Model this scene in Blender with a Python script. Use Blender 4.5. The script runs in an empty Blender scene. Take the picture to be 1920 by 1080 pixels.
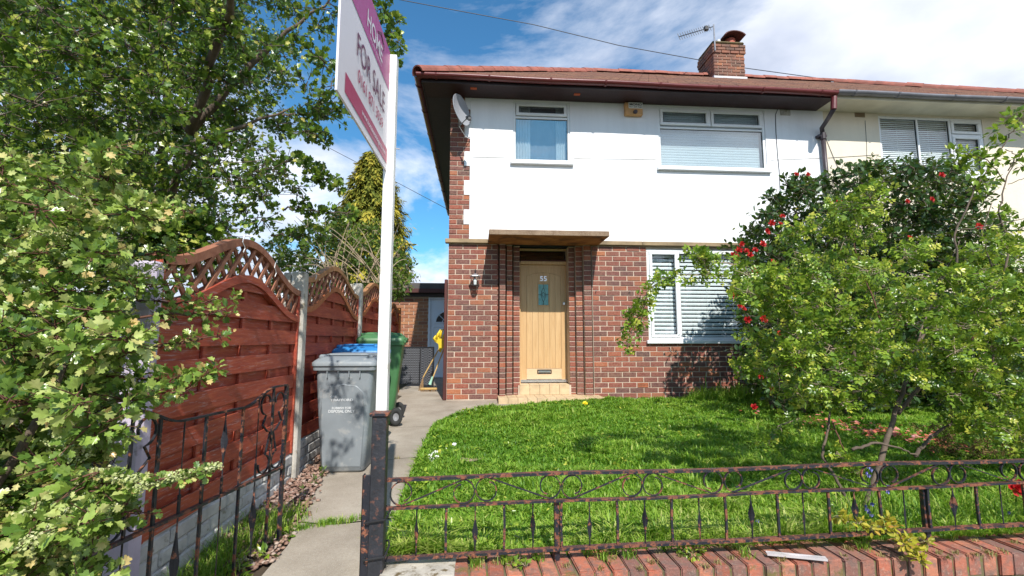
import bpy, bmesh, math, random
import numpy as np
from mathutils import Vector, Matrix, Euler
random.seed(7); rng = np.random.default_rng(7)
S = bpy.context.scene; C = S.collection
# ---------------------------------------------------------------- camera, sky, sun, exposure
F_, P_, T_ = 870., math.radians(6.36), math.radians(4.2)
CAMZ = .93
cam_d = bpy.data.cameras.new('camera'); cam = bpy.data.objects.new('camera', cam_d); C.objects.link(cam)
cam_d.sensor_width = 36; cam_d.lens = 36 * F_ / 1920; cam_d.clip_end = 3000; cam_d.clip_start = .02
cam.location = (0, 0, CAMZ); cam.rotation_euler = (math.pi / 2 + P_, 0, -T_)
S.camera = cam
S.view_settings.view_transform = 'Standard'; S.view_settings.look = 'None'
S.view_settings.exposure = 0.5; S.view_settings.gamma = 1; S.view_settings.use_curve_mapping = False
SUN_DIR = Vector((-.15, 1, -1.03)).normalized()
elev = math.asin(-SUN_DIR.z)
sd = bpy.data.lights.new('sun', 'SUN'); sd.energy = 4.3; sd.angle = math.radians(.5); sd.color = (1, .95, .87)
so = bpy.data.objects.new('sun', sd); C.objects.link(so); so.location = (5, -10, 12)
so.rotation_euler = SUN_DIR.to_track_quat('-Z', 'Y').to_euler()
W = bpy.data.worlds.new('World'); S.world = W; W.use_nodes = True
nt = W.node_tree; N = nt.nodes; L = nt.links
for n in list(N): N.remove(n)
wo = N.new('ShaderNodeOutputWorld'); bg = N.new('ShaderNodeBackground'); bg.inputs['Strength'].default_value = .115
sky = N.new('ShaderNodeTexSky'); sky.sky_type = 'NISHITA'; sky.sun_disc = False
sky.sun_elevation = elev; sky.sun_rotation = math.atan2(-SUN_DIR.x, -SUN_DIR.y)
sky.air_density = 1.0; sky.dust_density = .6; sky.ozone_density = 3.0
tc = N.new('ShaderNodeTexCoord')
def wmath(op, a, b=None, c=None):
    n = N.new('ShaderNodeMath'); n.operation = op
    for i, v in enumerate((a, b, c)):
        if v is None: continue
        if hasattr(v, 'is_output'): L.new(v, n.inputs[i])
        else: n.inputs[i].default_value = v
    return n.outputs[0]
# project the sky direction on a flat cloud layer so clouds spread out towards the horizon
sx = N.new('ShaderNodeSeparateXYZ'); L.new(tc.outputs['Generated'], sx.inputs[0])
zz = wmath('ADD', wmath('MAXIMUM', sx.outputs[2], 0.0), .22)
cx = N.new('ShaderNodeCombineXYZ'); L.new(wmath('DIVIDE', sx.outputs[0], zz), cx.inputs[0]); L.new(wmath('DIVIDE', sx.outputs[1], zz), cx.inputs[1])
cx.inputs[2].default_value = 4.0
n1 = N.new('ShaderNodeTexNoise'); n1.inputs['Scale'].default_value = 1.15; n1.inputs['Detail'].default_value = 10; n1.inputs['Roughness'].default_value = .6
n1.inputs['Distortion'].default_value = .35
L.new(cx.outputs[0], n1.inputs['Vector'])
# large weather pattern: more cloud towards the east (right)
bank = wmath('MULTIPLY', wmath('SUBTRACT', wmath('DIVIDE', sx.outputs[0], zz), .42), .75)
low = wmath('MULTIPLY', wmath('SUBTRACT', .44, sx.outputs[2]), .95)
low = wmath('MAXIMUM', low, -.02)
cov = wmath('ADD', wmath('ADD', n1.outputs[0], wmath('MINIMUM', wmath('MAXIMUM', bank, -.03), .17)), low)
rp = N.new('ShaderNodeValToRGB'); rp.color_ramp.elements[0].position = .50; rp.color_ramp.elements[1].position = .68
rp.color_ramp.elements[0].color = (0, 0, 0, 1); rp.color_ramp.elements[1].color = (1, 1, 1, 1)
L.new(cov, rp.inputs[0])
n2 = N.new('ShaderNodeTexNoise'); n2.inputs['Scale'].default_value = 2.0; n2.inputs['Detail'].default_value = 6
L.new(cx.outputs[0], n2.inputs['Vector'])
crp = N.new('ShaderNodeValToRGB'); crp.color_ramp.elements[0].position = .38; crp.color_ramp.elements[1].position = .62
crp.color_ramp.elements[0].color = (4.3, 4.7, 5.7, 1); crp.color_ramp.elements[1].color = (7.6, 7.8, 8.4, 1)
L.new(n2.outputs[0], crp.inputs[0])
tnt = N.new('ShaderNodeMix'); tnt.data_type = 'RGBA'; tnt.blend_type = 'MULTIPLY'; tnt.inputs[0].default_value = 1
L.new(sky.outputs[0], tnt.inputs[6]); tnt.inputs[7].default_value = (.50, 1.0, 1.16, 1)
mx = N.new('ShaderNodeMix'); mx.data_type = 'RGBA'
L.new(wmath('MULTIPLY', rp.outputs[0], .92), mx.inputs[0]); L.new(tnt.outputs[2], mx.inputs[6]); L.new(crp.outputs[0], mx.inputs[7])
L.new(mx.outputs[2], bg.inputs[0]); L.new(bg.outputs[0], wo.inputs[0])
if S.render.engine == 'CYCLES' or True:
    try: S.cycles.max_bounces = 8; S.cycles.transparent_max_bounces = 12
    except Exception: pass

# ---------------------------------------------------------------- measuring helpers: photo pixel -> point on a real plane
def ray(px, py):
    a = (px - 960) / F_; b = (540 - py) / F_; s, c = math.sin, math.cos
    return Vector((s(T_) * c(P_) + a * c(T_) - b * s(T_) * s(P_), c(T_) * c(P_) - a * s(T_) - b * c(T_) * s(P_), s(P_) + b * c(P_)))
O = Vector((0, 0, CAMZ))
def onY(px, py, Y): d = ray(px, py); return O + d * (Y / d.y)
def onX(px, py, X): d = ray(px, py); return O + d * (X / d.x)
def onZ(px, py, Z): d = ray(px, py); return O + d * ((Z - CAMZ) / d.z)
def onPl(px, py, p, n): d = ray(px, py); return O + d * ((p - O).dot(n) / d.dot(n))
def G(px, py, dz=0): d = ray(px, py); return O + d * ((-.292 - CAMZ + dz) / (d.z - .04 * d.y))
def gz(x, y):
    if y >= 7.3: return 0.
    if y >= 2.1: return -.04 * (7.3 - y)
    return max(-.208 - (2.1 - y) * .45, -.55)

# ---------------------------------------------------------------- object helpers
def WM(o):
    m = Matrix.Identity(4)
    while o: m = (o.matrix_parent_inverse @ o.matrix_basis) @ m; o = o.parent
    return m
def adopt(o, parent):
    if parent is not None: o.parent = parent; o.matrix_parent_inverse = WM(parent).inverted()
    return o
def tag(o, label=None, cat=None, group=None, kind=None):
    if label: o['label'] = label
    if cat: o['category'] = cat
    if group: o['group'] = group
    if kind: o['kind'] = kind
    return o
def thing(name, label, cat, loc=(0, 0, 0), group=None):
    o = bpy.data.objects.new(name, None); C.objects.link(o); o.location = loc; o.empty_display_size = .1
    return tag(o, label, cat, group)
def meshobj(name, me, parent=None, M=None):
    o = bpy.data.objects.new(name, me); C.objects.link(o)
    if M is not None: o.matrix_basis = M
    return adopt(o, parent)
def mk(name, V, Fc, mat, parent=None, smooth=False, kind=None):
    V = [Vector(v) for v in V]
    lo = Vector([min(v[i] for v in V) for i in range(3)]); hi = Vector([max(v[i] for v in V) for i in range(3)])
    c = Vector(((lo.x + hi.x) / 2, (lo.y + hi.y) / 2, lo.z))
    me = bpy.data.meshes.new(name); me.from_pydata([v - c for v in V], [], Fc)
    mats = mat if isinstance(mat, (list, tuple)) else [mat]
    for m in mats: me.materials.append(m)
    if smooth: me.polygons.foreach_set('use_smooth', [True] * len(me.polygons))
    me.update()
    o = meshobj(name, me, parent, Matrix.Translation(c))
    if kind: o['kind'] = kind
    return o
class B:
    """collects simple solids, built as one mesh"""
    def __init__(s): s.v = []; s.f = []
    def add(s, V, Fc):
        n = len(s.v); s.v += [tuple(v) for v in V]; s.f += [tuple(i + n for i in f) for f in Fc]; return s
    def box(s, x0, x1, y0, y1, z0, z1, M=None):
        V = [(x0, y0, z0), (x1, y0, z0), (x1, y1, z0), (x0, y1, z0), (x0, y0, z1), (x1, y0, z1), (x1, y1, z1), (x0, y1, z1)]
        if M is not None: V = [M @ Vector(v) for v in V]
        return s.add(V, [(0, 3, 2, 1), (4, 5, 6, 7), (0, 1, 5, 4), (1, 2, 6, 5), (2, 3, 7, 6), (3, 0, 4, 7)])
    def bbox(s, x0, x1, y0, y1, z0, z1, b=.004, M=None):
        """box with chamfered edges"""
        b = min(b, (x1 - x0) * .45, (y1 - y0) * .45, (z1 - z0) * .45)
        bm = bmesh.new(); bmesh.ops.create_cube(bm, size=1)
        for v in bm.verts: v.co = Vector((x0 if v.co.x < 0 else x1, y0 if v.co.y < 0 else y1, z0 if v.co.z < 0 else z1))
        bmesh.ops.bevel(bm, geom=bm.edges[:], offset=b, segments=1, affect='EDGES')
        bm.verts.index_update()
        V = [v.co.copy() for v in bm.verts]; Fc = [[v.index for v in f.verts] for f in bm.faces]; bm.free()
        if M is not None: V = [M @ v for v in V]
        return s.add(V, Fc)
    def tube(s, pts, r, n=8, flat=None, cap=True):
        pts = [Vector(p) for p in pts]; k = len(pts)
        rs = r if isinstance(r, (list, tuple)) else [r] * k
        up = Vector((0, 0, 1)); base = len(s.v); V = []; Fc = []
        prev = None
        for i in range(k):
            t = (pts[min(i + 1, k - 1)] - pts[max(i - 1, 0)])
            if t.length < 1e-9: t = Vector((0, 0, 1))
            t.normalize()
            if prev is None:
                a = up if abs(t.z) < .9 else Vector((0, 1, 0))
                x = t.cross(a).normalized()
            else:
                x = (prev - t * prev.dot(t)).normalized()
            prev = x; y = t.cross(x)
            for j in range(n):
                an = 2 * math.pi * (j + .5) / n
                V.append(pts[i] + (x * math.cos(an) + y * math.sin(an)) * rs[i])
        for i in range(k - 1):
            for j in range(n):
                a = i * n + j; b2 = i * n + (j + 1) % n
                Fc.append((a, b2, b2 + n, a + n))
        if cap: Fc.append(tuple(range(n))[::-1]); Fc.append(tuple((k - 1) * n + j for j in range(n)))
        return s.add(V, Fc)
    def strip(s, pts, w, h, side):
        """rectangular bar swept along pts; side = fixed width direction, h measured across"""
        pts = [Vector(p) for p in pts]; side = Vector(side).normalized(); k = len(pts); V = []; Fc = []
        for i in range(k):
            t = (pts[min(i + 1, k - 1)] - pts[max(i - 1, 0)]).normalized(); nn = t.cross(side).normalized()
            for a, b2 in ((-1, -1), (1, -1), (1, 1), (-1, 1)): V.append(pts[i] + side * (a * w / 2) + nn * (b2 * h / 2))
        for i in range(k - 1):
            for j in range(4):
                a = i * 4 + j; b2 = i * 4 + (j + 1) % 4; Fc.append((a, b2, b2 + 4, a + 4))
        Fc.append((3, 2, 1, 0)); Fc.append(tuple((k - 1) * 4 + j for j in range(4)))
        return s.add(V, Fc)
    def lathe(s, prof, n, M):
        V = []; Fc = []
        for r, z in prof:
            for j in range(n):
                a = 2 * math.pi * j / n; V.append(M @ Vector((r * math.cos(a), r * math.sin(a), z)))
        for i in range(len(prof) - 1):
            for j in range(n):
                a = i * n + j; b2 = i * n + (j + 1) % n; Fc.append((a, b2, b2 + n, a + n))
        return s.add(V, Fc)
    def go(s, name, mat, parent=None, smooth=False, kind=None): return mk(name, s.v, s.f, mat, parent, smooth, kind)

# ---------------------------------------------------------------- materials
class NT:
    def __init__(s, name):
        s.m = bpy.data.materials.new(name); s.m.use_nodes = True; s.t = s.m.node_tree
        s.b = s.t.nodes['Principled BSDF']; s.o = s.t.nodes['Material Output']
    def n(s, typ, **kw):
        n = s.t.nodes.new(typ)
        for k, v in kw.items():
            if k.startswith('i_'): n.inputs[k[2:].replace('_', ' ')].default_value = v
            else: setattr(n, k, v)
        return n
    def l(s, a, b): s.t.links.new(a, b)
    def math(s, op, a, b=0.):
        n = s.n('ShaderNodeMath', operation=op)
        for i, v in enumerate((a, b)):
            if hasattr(v, 'is_output'): s.l(v, n.inputs[i])
            else: n.inputs[i].default_value = v
        return n.outputs[0]
    def coord(s, kind='Object', scale=(1, 1, 1)):
        t = s.n('ShaderNodeTexCoord'); m = s.n('ShaderNodeMapping'); m.inputs['Scale'].default_value = scale
        s.l(t.outputs[kind], m.inputs[0]); return m.outputs[0]
    def pos(s, scale=(1, 1, 1)):
        g = s.n('ShaderNodeNewGeometry'); m = s.n('ShaderNodeMapping'); m.inputs['Scale'].default_value = scale
        s.l(g.outputs['Position'], m.inputs[0]); return m.outputs[0]
    def noise(s, vec, scale, detail=4, rough=.55, dist=0):
        n = s.n('ShaderNodeTexNoise'); n.inputs['Scale'].default_value = scale; n.inputs['Detail'].default_value = detail
        n.inputs['Roughness'].default_value = rough; n.inputs['Distortion'].default_value = dist; s.l(vec, n.inputs['Vector']); return n.outputs[0]
    def ramp(s, fac, stops, interp='LINEAR'):
        r = s.n('ShaderNodeValToRGB'); e = r.color_ramp; e.interpolation = interp
        while len(e.elements) < len(stops): e.elements.new(.5)
        for i, (p, c) in enumerate(stops): e.elements[i].position = p; e.elements[i].color = (*c, 1) if len(c) == 3 else c
        s.l(fac, r.inputs[0]); return r.outputs[0]
    def mix(s, fac, a, b, mode='MIX'):
        n = s.n('ShaderNodeMix', data_type='RGBA', blend_type=mode)
        for i, v in ((0, fac), (6, a), (7, b)):
            if hasattr(v, 'is_output'): s.l(v, n.inputs[i])
            else: n.inputs[i].default_value = v if i == 0 else (*v, 1)
        return n.outputs[2]
    def bump(s, h, strength=.4, dist=.01):
        n = s.n('ShaderNodeBump'); n.inputs['Strength'].default_value = strength; n.inputs['Distance'].default_value = dist
        s.l(h, n.inputs['Height']); s.l(n.outputs[0], s.b.inputs['Normal'])
    def col(s, v):
        if hasattr(v, 'is_output'): s.l(v, s.b.inputs['Base Color'])
        else: s.b.inputs['Base Color'].default_value = (*v, 1)
    def rough(s, v):
        if hasattr(v, 'is_output'): s.l(v, s.b.inputs['Roughness'])
        else: s.b.inputs['Roughness'].default_value = v
    def rnd(s):
        """random number per object and per mesh island"""
        g = s.n('ShaderNodeNewGeometry'); o = s.n('ShaderNodeObjectInfo')
        return s.math('FRACT', s.math('ADD', g.outputs['Random Per Island'], s.math('MULTIPLY', o.outputs['Random'], 7.31)))
def grimy(name, c, rough=.5, var=.25, scale=6, bump=0., bscale=60, metal=0., dirt=None, dirt_amt=.5, spec=.5):
    """one colour with broad tone variation, fine grain and optional dirt patches"""
    t = NT(name); p = t.pos()
    n1 = t.noise(p, scale, 5); n2 = t.noise(p, scale * 9, 3)
    d = tuple(x * (1 - var) for x in c); l = tuple(min(x * (1 + var * .6), .95) for x in c)
    cc = t.ramp(n1, [(.3, d), (.7, l)])
    if dirt is not None:
        f = t.ramp(t.noise(p, scale * 2.3, 8, .65), [(.62 - dirt_amt * .2, (0, 0, 0)), (.72 - dirt_amt * .15, (1, 1, 1))])
        cc = t.mix(f, cc, dirt)
    t.col(cc); t.rough(t.math('ADD', t.math('MULTIPLY', n2, .25), rough - .12)); t.b.inputs['Metallic'].default_value = metal
    t.b.inputs['Specular IOR Level'].default_value = spec
    if bump: t.bump(t.noise(p, bscale, 4), bump, .004)
    return t.m
M = {}
def brick_mat(name, stops, grime=.35):
    t = NT(name); r = t.rnd(); p = t.pos()
    c = t.ramp(r, stops)
    n = t.noise(p, 38, 6, .7); n2 = t.noise(p, 3.0, 4)
    c = t.mix(t.ramp(n, [(.35, (0, 0, 0)), (.75, (.55, .55, .55))]), c, (.42, .25, .17))
    c = t.mix(t.ramp(n, [(.25, (.6, .6, .6)), (.42, (0, 0, 0))]), c, (.05, .03, .03))
    c = t.mix(t.math('MULTIPLY', t.ramp(n2, [(.45, (0, 0, 0)), (.7, (1, 1, 1))]), grime), c, (.10, .065, .055))
    c = t.mix(t.math('MULTIPLY', t.ramp(t.noise(p, 1.1, 3), [(.42, (0, 0, 0)), (.62, (1, 1, 1))]), .35), c, (.13, .058, .058))
    t.col(c); t.rough(.85); t.bump(t.noise(p, 120, 5, .7), .5, .004); return t.m
M['brick'] = brick_mat('house_brick', [(0, (.075, .036, .036)), (.18, (.18, .043, .030)), (.42, (.27, .052, .028)), (.62, (.125, .044, .042)), (.78, (.31, .068, .030)), (.92, (.38, .115, .04)), (1, (.085, .042, .045))], .25)
M['brick_garage'] = brick_mat('garage_brick', [(0, (.26, .08, .04)), (.35, (.40, .15, .06)), (.7, (.48, .20, .08)), (1, (.22, .08, .045))], .2)
M['brick_chimney'] = brick_mat('chimney_brick', [(0, (.07, .04, .03)), (.4, (.28, .08, .04)), (.7, (.13, .055, .04)), (1, (.38, .13, .05))], .8)
def coping_mat():
    t = NT('coping_brick'); r = t.rnd(); p = t.pos()
    c = t.ramp(r, [(0, (.30, .085, .05)), (.25, (.48, .15, .085)), (.5, (.38, .12, .08)), (.75, (.55, .20, .11)), (.9, (.28, .12, .09)), (1, (.22, .10, .08))])
    c = t.mix(t.ramp(t.noise(p, 17, 8, .72), [(.44, (0, 0, 0)), (.64, (.85, .85, .85))]), c, (.17, .12, .10))
    c = t.mix(t.ramp(t.noise(p, 55, 6, .7), [(.55, (0, 0, 0)), (.7, (.6, .6, .6))]), c, (.50, .32, .25))
    c = t.mix(t.ramp(t.noise(p, 8, 7, .72), [(.58, (0, 0, 0)), (.66, (.8, .8, .8))]), c, (.15, .13, .035))
    t.col(c); t.rough(.9); t.bump(t.noise(p, 70, 7, .75), .9, .006); return t.m
M['coping'] = coping_mat()
M['mortar'] = grimy('mortar', (.54, .43, .34), .9, .25, 4, .5, 90)
M['mortar_dark'] = grimy('mossy_mortar', (.16, .13, .07), .95, .5, 14, .6, 90, dirt=(.16, .16, .02))
def render_mat(name, c):
    t = NT(name); p = t.pos()
    st = t.noise(t.pos((2.2, 2.2, .25)), 2.2, 6, .6)
    cc = t.ramp(st, [(.3, tuple(x * .93 for x in c)), (.6, c)])
    cc = t.mix(t.ramp(t.noise(p, 5, 8, .7), [(.66, (0, 0, 0)), (.8, (.35, .35, .35))]), cc, tuple(x * .72 for x in c))
    t.col(cc); t.rough(.8)
    h = t.math('ADD', t.math('MULTIPLY', t.noise(p, 2.5, 3), 1.), t.math('MULTIPLY', t.noise(p, 60, 5), .12)); t.bump(h, .45, .03); return t.m
M['render'] = render_mat('white_render', (.82, .82, .84)); M['cream'] = render_mat('cream_render', (.74, .66, .53))
M['upvc'] = grimy('white_plastic', (.80, .81, .82), .3, .05, 3)
M['upvc_cream'] = grimy('cream_soffit_paint', (.62, .58, .46), .6, .15, 3)
M['stone_band'] = grimy('stone_band', (.30, .215, .125), .85, .3, 5, .4, 80, dirt=(.16, .12, .08), dirt_amt=.2)
def canopy_mat():
    t = NT('canopy_concrete'); p = t.pos()
    g = t.n('ShaderNodeNewGeometry'); sz = t.n('ShaderNodeSeparateXYZ'); t.l(g.outputs['Normal'], sz.inputs[0])
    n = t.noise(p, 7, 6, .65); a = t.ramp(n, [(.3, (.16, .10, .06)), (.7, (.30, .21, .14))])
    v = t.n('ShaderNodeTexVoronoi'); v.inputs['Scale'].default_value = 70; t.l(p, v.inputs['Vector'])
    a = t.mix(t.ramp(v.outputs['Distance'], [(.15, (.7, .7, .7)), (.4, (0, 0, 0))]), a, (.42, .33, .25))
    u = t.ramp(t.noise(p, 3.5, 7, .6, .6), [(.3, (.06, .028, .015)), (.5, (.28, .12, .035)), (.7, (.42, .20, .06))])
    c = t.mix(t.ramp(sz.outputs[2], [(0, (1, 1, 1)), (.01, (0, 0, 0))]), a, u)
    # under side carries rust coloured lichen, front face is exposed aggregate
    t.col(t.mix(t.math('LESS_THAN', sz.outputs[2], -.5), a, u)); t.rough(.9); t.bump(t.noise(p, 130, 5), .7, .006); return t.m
M['canopy'] = canopy_mat()
def wood(name, c1, c2, rough=.5, gscale=(30, 30, 2.0), grain=.5):
    t = NT(name); r = t.rnd(); p = t.pos(gscale)
    add = t.n('ShaderNodeVectorMath', operation='ADD'); t.l(p, add.inputs[0]); cmb = t.n('ShaderNodeCombineXYZ')
    t.l(t.math('MULTIPLY', r, 30.), cmb.inputs[0]); t.l(cmb.outputs[0], add.inputs[1])
    n = t.noise(add.outputs[0], 1.2, 6, .6, .8); c = t.ramp(n, [(.3, c1), (.7, c2)])
    k = t.mix(t.math('MULTIPLY', r, .35), c, c1)
    t.col(k); t.rough(rough); t.bump(n, grain, .003); return t.m
M['oak'] = wood('oak_door', (.48, .29, .13), (.64, .43, .22), .42, (26, 26, 1.6))
M['oak_pale'] = wood('pale_oak_board', (.58, .40, .24), (.70, .52, .34), .5, (3, 26, 26))
def fence_mat():
    t = NT('fence_stain'); r = t.rnd(); p = t.pos((22, 2.0, 22))
    add = t.n('ShaderNodeVectorMath', operation='ADD'); t.l(p, add.inputs[0]); cmb = t.n('ShaderNodeCombineXYZ')
    t.l(t.math('MULTIPLY', r, 30.), cmb.inputs[1]); t.l(cmb.outputs[0], add.inputs[1])
    n = t.noise(add.outputs[0], 1.5, 7, .65, 1.0)
    c = t.ramp(n, [(.22, (.15, .022, .012)), (.5, (.33, .050, .024)), (.78, (.52, .14, .055))])
    sp = t.n('ShaderNodeSeparateXYZ'); g = t.n('ShaderNodeNewGeometry'); t.l(g.outputs['Position'], sp.inputs[0])
    # paint worn away more on the bay nearest the street
    wear = t.ramp(t.noise(t.pos((60, 5, 60)), 1.6, 8, .75, .6), [(.545, (0, 0, 0)), (.61, (1, 1, 1))])
    near = t.ramp(t.math('DIVIDE', sp.outputs[1], 6.), [(.3, (1, 1, 1)), (.68, (.12, .12, .12))])
    c = t.mix(t.math('MULTIPLY', wear, near), c, (.42, .29, .29))
    c = t.mix(t.math('MULTIPLY', r, .3), c, (.36, .07, .03))
    t.col(c); t.rough(.62); t.bump(n, .55, .003); return t.m
M['fence'] = fence_mat()
M['lath'] = wood('trellis_lath', (.26, .09, .05), (.42, .19, .11), .7, (20, 20, 20))
M['orange_timber'] = wood('orange_timber', (.42, .15, .04), (.58, .24, .07), .6)
M['darkred_timber'] = wood('dark_red_timber', (.05, .012, .010), (.11, .025, .018), .6)
M['concrete_post'] = grimy('weathered_post', (.46, .43, .38), .85, .35, 6, .5, 60, dirt=(.24, .20, .14), dirt_amt=.35)
M['lilac_post'] = grimy('pale_lilac_post', (.50, .44, .55), .8, .2, 6, .4, 60, dirt=(.3, .26, .3), dirt_amt=.2)
M['stone_base'] = grimy('white_stone_board', (.52, .51, .50), .85, .3, 8, .9, 26, dirt=(.25, .23, .19), dirt_amt=.3)
def path_mat():
    t = NT('path_concrete'); p = t.pos()
    c = t.ramp(t.noise(p, 1.6, 8, .62), [(.3, (.23, .19, .145)), (.55, (.36, .31, .25)), (.8, (.46, .41, .34))])
    n = t.noise(p, 60, 5, .7)
    c = t.mix(t.ramp(n, [(.5, (0, 0, 0)), (.7, (.45, .45, .45))]), c, (.20, .17, .14))
    c = t.mix(t.ramp(t.noise(p, 5, 7, .7), [(.58, (0, 0, 0)), (.72, (.6, .6, .6))]), c, (.24, .205, .16))
    v = t.n('ShaderNodeTexVoronoi'); v.inputs['Scale'].default_value = 130; t.l(p, v.inputs['Vector'])
    c = t.mix(t.ramp(v.outputs['Distance'], [(.12, (.5, .5, .5)), (.3, (0, 0, 0))]), c, (.60, .56, .50))
    t.col(c); t.rough(.88); t.bump(t.math('ADD', n, t.noise(p, 220, 3)), .5, .004); return t.m
M['path'] = path_mat()
M['asphalt'] = grimy('asphalt', (.055, .055, .055), .9, .3, 5, .6, 150)
M['soil'] = grimy('lawn_soil', (.035, .050, .014), .95, .4, 5, .6, 60)
M['earth'] = grimy('bed_earth', (.075, .052, .032), .95, .4, 5, .8, 50)
def iron_mat():
    t = NT('rusty_iron'); p = t.pos()
    n = t.noise(p, 26, 8, .72); f = t.ramp(n, [(.51, (0, 0, 0)), (.56, (1, 1, 1))])
    rust = t.ramp(t.noise(p, 110, 6, .7), [(.3, (.10, .032, .018)), (.55, (.23, .080, .042)), (.8, (.36, .19, .12))])
    g = t.n('ShaderNodeNewGeometry'); sz = t.n('ShaderNodeSeparateXYZ'); t.l(g.outputs['Normal'], sz.inputs[0])
    up = t.ramp(sz.outputs[2], [(.3, (0, 0, 0)), (.8, (.3, .3, .3))])   # paint has flaked from the upper faces
    f = t.math('MINIMUM', t.math('ADD', f, up), 1.)
    t.col(t.mix(f, (.018, .020, .028), rust)); t.rough(t.ramp(f, [(0, (.38, .38, .38)), (1, (.85, .85, .85))]))
    t.bump(n, .8, .004); return t.m
M['iron'] = iron_mat()
def iron2():
    t = NT('black_paint_iron'); p = t.pos()
    n = t.noise(p, 20, 8, .7); f = t.ramp(n, [(.55, (0, 0, 0)), (.6, (1, 1, 1))])
    rust = t.ramp(t.noise(p, 90, 5), [(.3, (.14, .04, .02)), (.7, (.34, .14, .08))])
    t.col(t.mix(f, (.014, .015, .022), rust)); t.rough(.5); t.bump(n, .8, .004); return t.m
M['iron_black'] = iron2()
M['iron_post'] = grimy('flaking_black_post', (.026, .027, .034), .5, .4, 12, .8, 50, dirt=(.15, .065, .045), dirt_amt=.25)
M['lichen_concrete'] = grimy('lichen_concrete', (.50, .45, .38), .92, .25, 9, .9, 60, dirt=(.13, .09, .04), dirt_amt=.55)
M['maroon'] = grimy('maroon_gutter', (.13, .022, .022), .35, .2, 4)
M['dark_fascia'] = grimy('dark_fascia_paint', (.022, .013, .015), .45, .3, 5)
M['soffit_dark'] = grimy('maroon_soffit', (.030, .009, .009), .5, .3, 4)
M['grey_gutter'] = grimy('grey_gutter', (.16, .16, .18), .45, .3, 5)
M['pipe'] = grimy('dark_downpipe', (.06, .045, .055), .45, .4, 5)
M['ridge'] = grimy('terracotta_ridge', (.30, .095, .065), .75, .35, 5, .5, 60, dirt=(.20, .09, .06), dirt_amt=.3)
M['tile'] = brick_mat('roof_tile', [(0, (.10, .045, .03)), (.5, (.20, .075, .045)), (1, (.15, .085, .045))], .7)
M['lead'] = grimy('lead_flashing', (.60, .60, .62), .6, .2, 8)
M['step_tile'] = grimy('step_tile', (.58, .43, .26), .6, .2, 9, .3, 60)
M['black'] = grimy('black_plastic', (.02, .02, .022), .45, .2, 5)
M['dark_room'] = grimy('dark_room', (.03, .035, .045), .9, .3, 2)
M['chrome'] = grimy('chrome', (.6, .6, .62), .3, .1, 5, metal=.9)
M['grey_metal'] = grimy('grey_metal', (.35, .35, .37), .45, .3, 8, metal=.4)
M['dish'] = grimy('dish_grey', (.30, .31, .34), .45, .1, 5)
M['slat'] = grimy('blind_slat', (.82, .84, .82), .5, .04, 3)
M['curtain'] = grimy('net_curtain', (.62, .62, .60), .8, .1, 3)
def glass(name, tint=(.9, .95, .97), refl=.16, rough=.01):
    t = NT(name); g = t.n('ShaderNodeBsdfGlossy'); g.inputs['Roughness'].default_value = rough; tr = t.n('ShaderNodeBsdfTransparent'); tr.inputs[0].default_value = (*[x ** .5 for x in tint], 1)
    lw = t.n('ShaderNodeLayerWeight'); lw.inputs[0].default_value = .5; r0 = refl / 2
    f = t.math('ADD', t.math('MULTIPLY', t.math('POWER', lw.outputs['Facing'], 5.), 1 - r0), r0)
    m = t.n('ShaderNodeMixShader'); t.l(t.math('MINIMUM', f, .9), m.inputs[0]); t.l(tr.outputs[0], m.inputs[1]); t.l(g.outputs[0], m.inputs[2]); t.l(m.outputs[0], t.o.inputs[0])
    return t.m
M['glass'] = glass('window_glass'); M['glass_sky'] = glass('reflective_glass', (.75, .85, .9), .36)
M['glass_teal'] = glass('teal_stained_glass', (.10, .5, .5), .25, .3)
M['teal'] = grimy('teal_frosted_pane', (.12, .36, .38), .3, .3, 20)
M['bin_grey'] = grimy('grey_bin_plastic', (.22, .245, .265), .5, .15, 5, .2, 200, dirt=(.30, .31, .31), dirt_amt=.3)
M['bin_blue'] = grimy('blue_bin_plastic', (.03, .20, .48), .4, .15, 5, .2, 200)
M['bin_green'] = grimy('green_bin_plastic', (.06, .17, .065), .42, .2, 5, .2, 200)
M['rubber'] = grimy('rubber', (.025, .025, .025), .8, .2, 9)
M['white_print'] = grimy('white_print', (.62, .64, .65), .6, .1, 9)
M['sign_white'] = grimy('sign_white', (.74, .70, .74), .4, .04, 3)
M['sign_magenta'] = grimy('sign_magenta', (.42, .035, .22), .4, .06, 3); M['sign_crimson'] = grimy('sign_crimson', (.42, .02, .10), .4, .06, 3)
M['sign_plum'] = grimy('sign_plum', (.13, .010, .07), .5, .05, 3)
M['post_white'] = grimy('white_painted_post', (.80, .79, .76), .5, .10, 4, .4, 60, dirt=(.52, .48, .40), dirt_amt=.12)
M['alarm'] = grimy('alarm_box_orange', (.62, .34, .14), .5, .2, 9)
M['white_card'] = grimy('white_card', (.78, .78, .76), .5, .05, 5); M['ink'] = grimy('black_ink', (.02, .02, .02), .5, .05, 5)
M['bark'] = grimy('bark', (.13, .095, .07), .9, .4, 14, 1., 60); M['twig'] = grimy('pale_twig', (.36, .28, .19), .85, .3, 14, .4, 60); M['red_twig'] = grimy('red_twig', (.13, .055, .035), .85, .3, 14)
M['yellow'] = grimy('yellow_plastic', (.75, .55, .03), .4, .1, 9); M['broom_wood'] = grimy('broom_handle', (.50, .33, .12), .6, .2, 9)
M['bristle'] = grimy('bristles', (.32, .2, .1), .9, .3, 30); M['mint'] = grimy('mint_plastic', (.35, .62, .5), .5, .1, 9)
M['wire'] = grimy('black_wire', (.03, .035, .05), .6, .1, 9)
M['white_door'] = grimy('white_garage_door', (.62, .68, .78), .4, .05, 4)
M['felt'] = grimy('roof_felt', (.10, .09, .085), .9, .3, 4)
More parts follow.
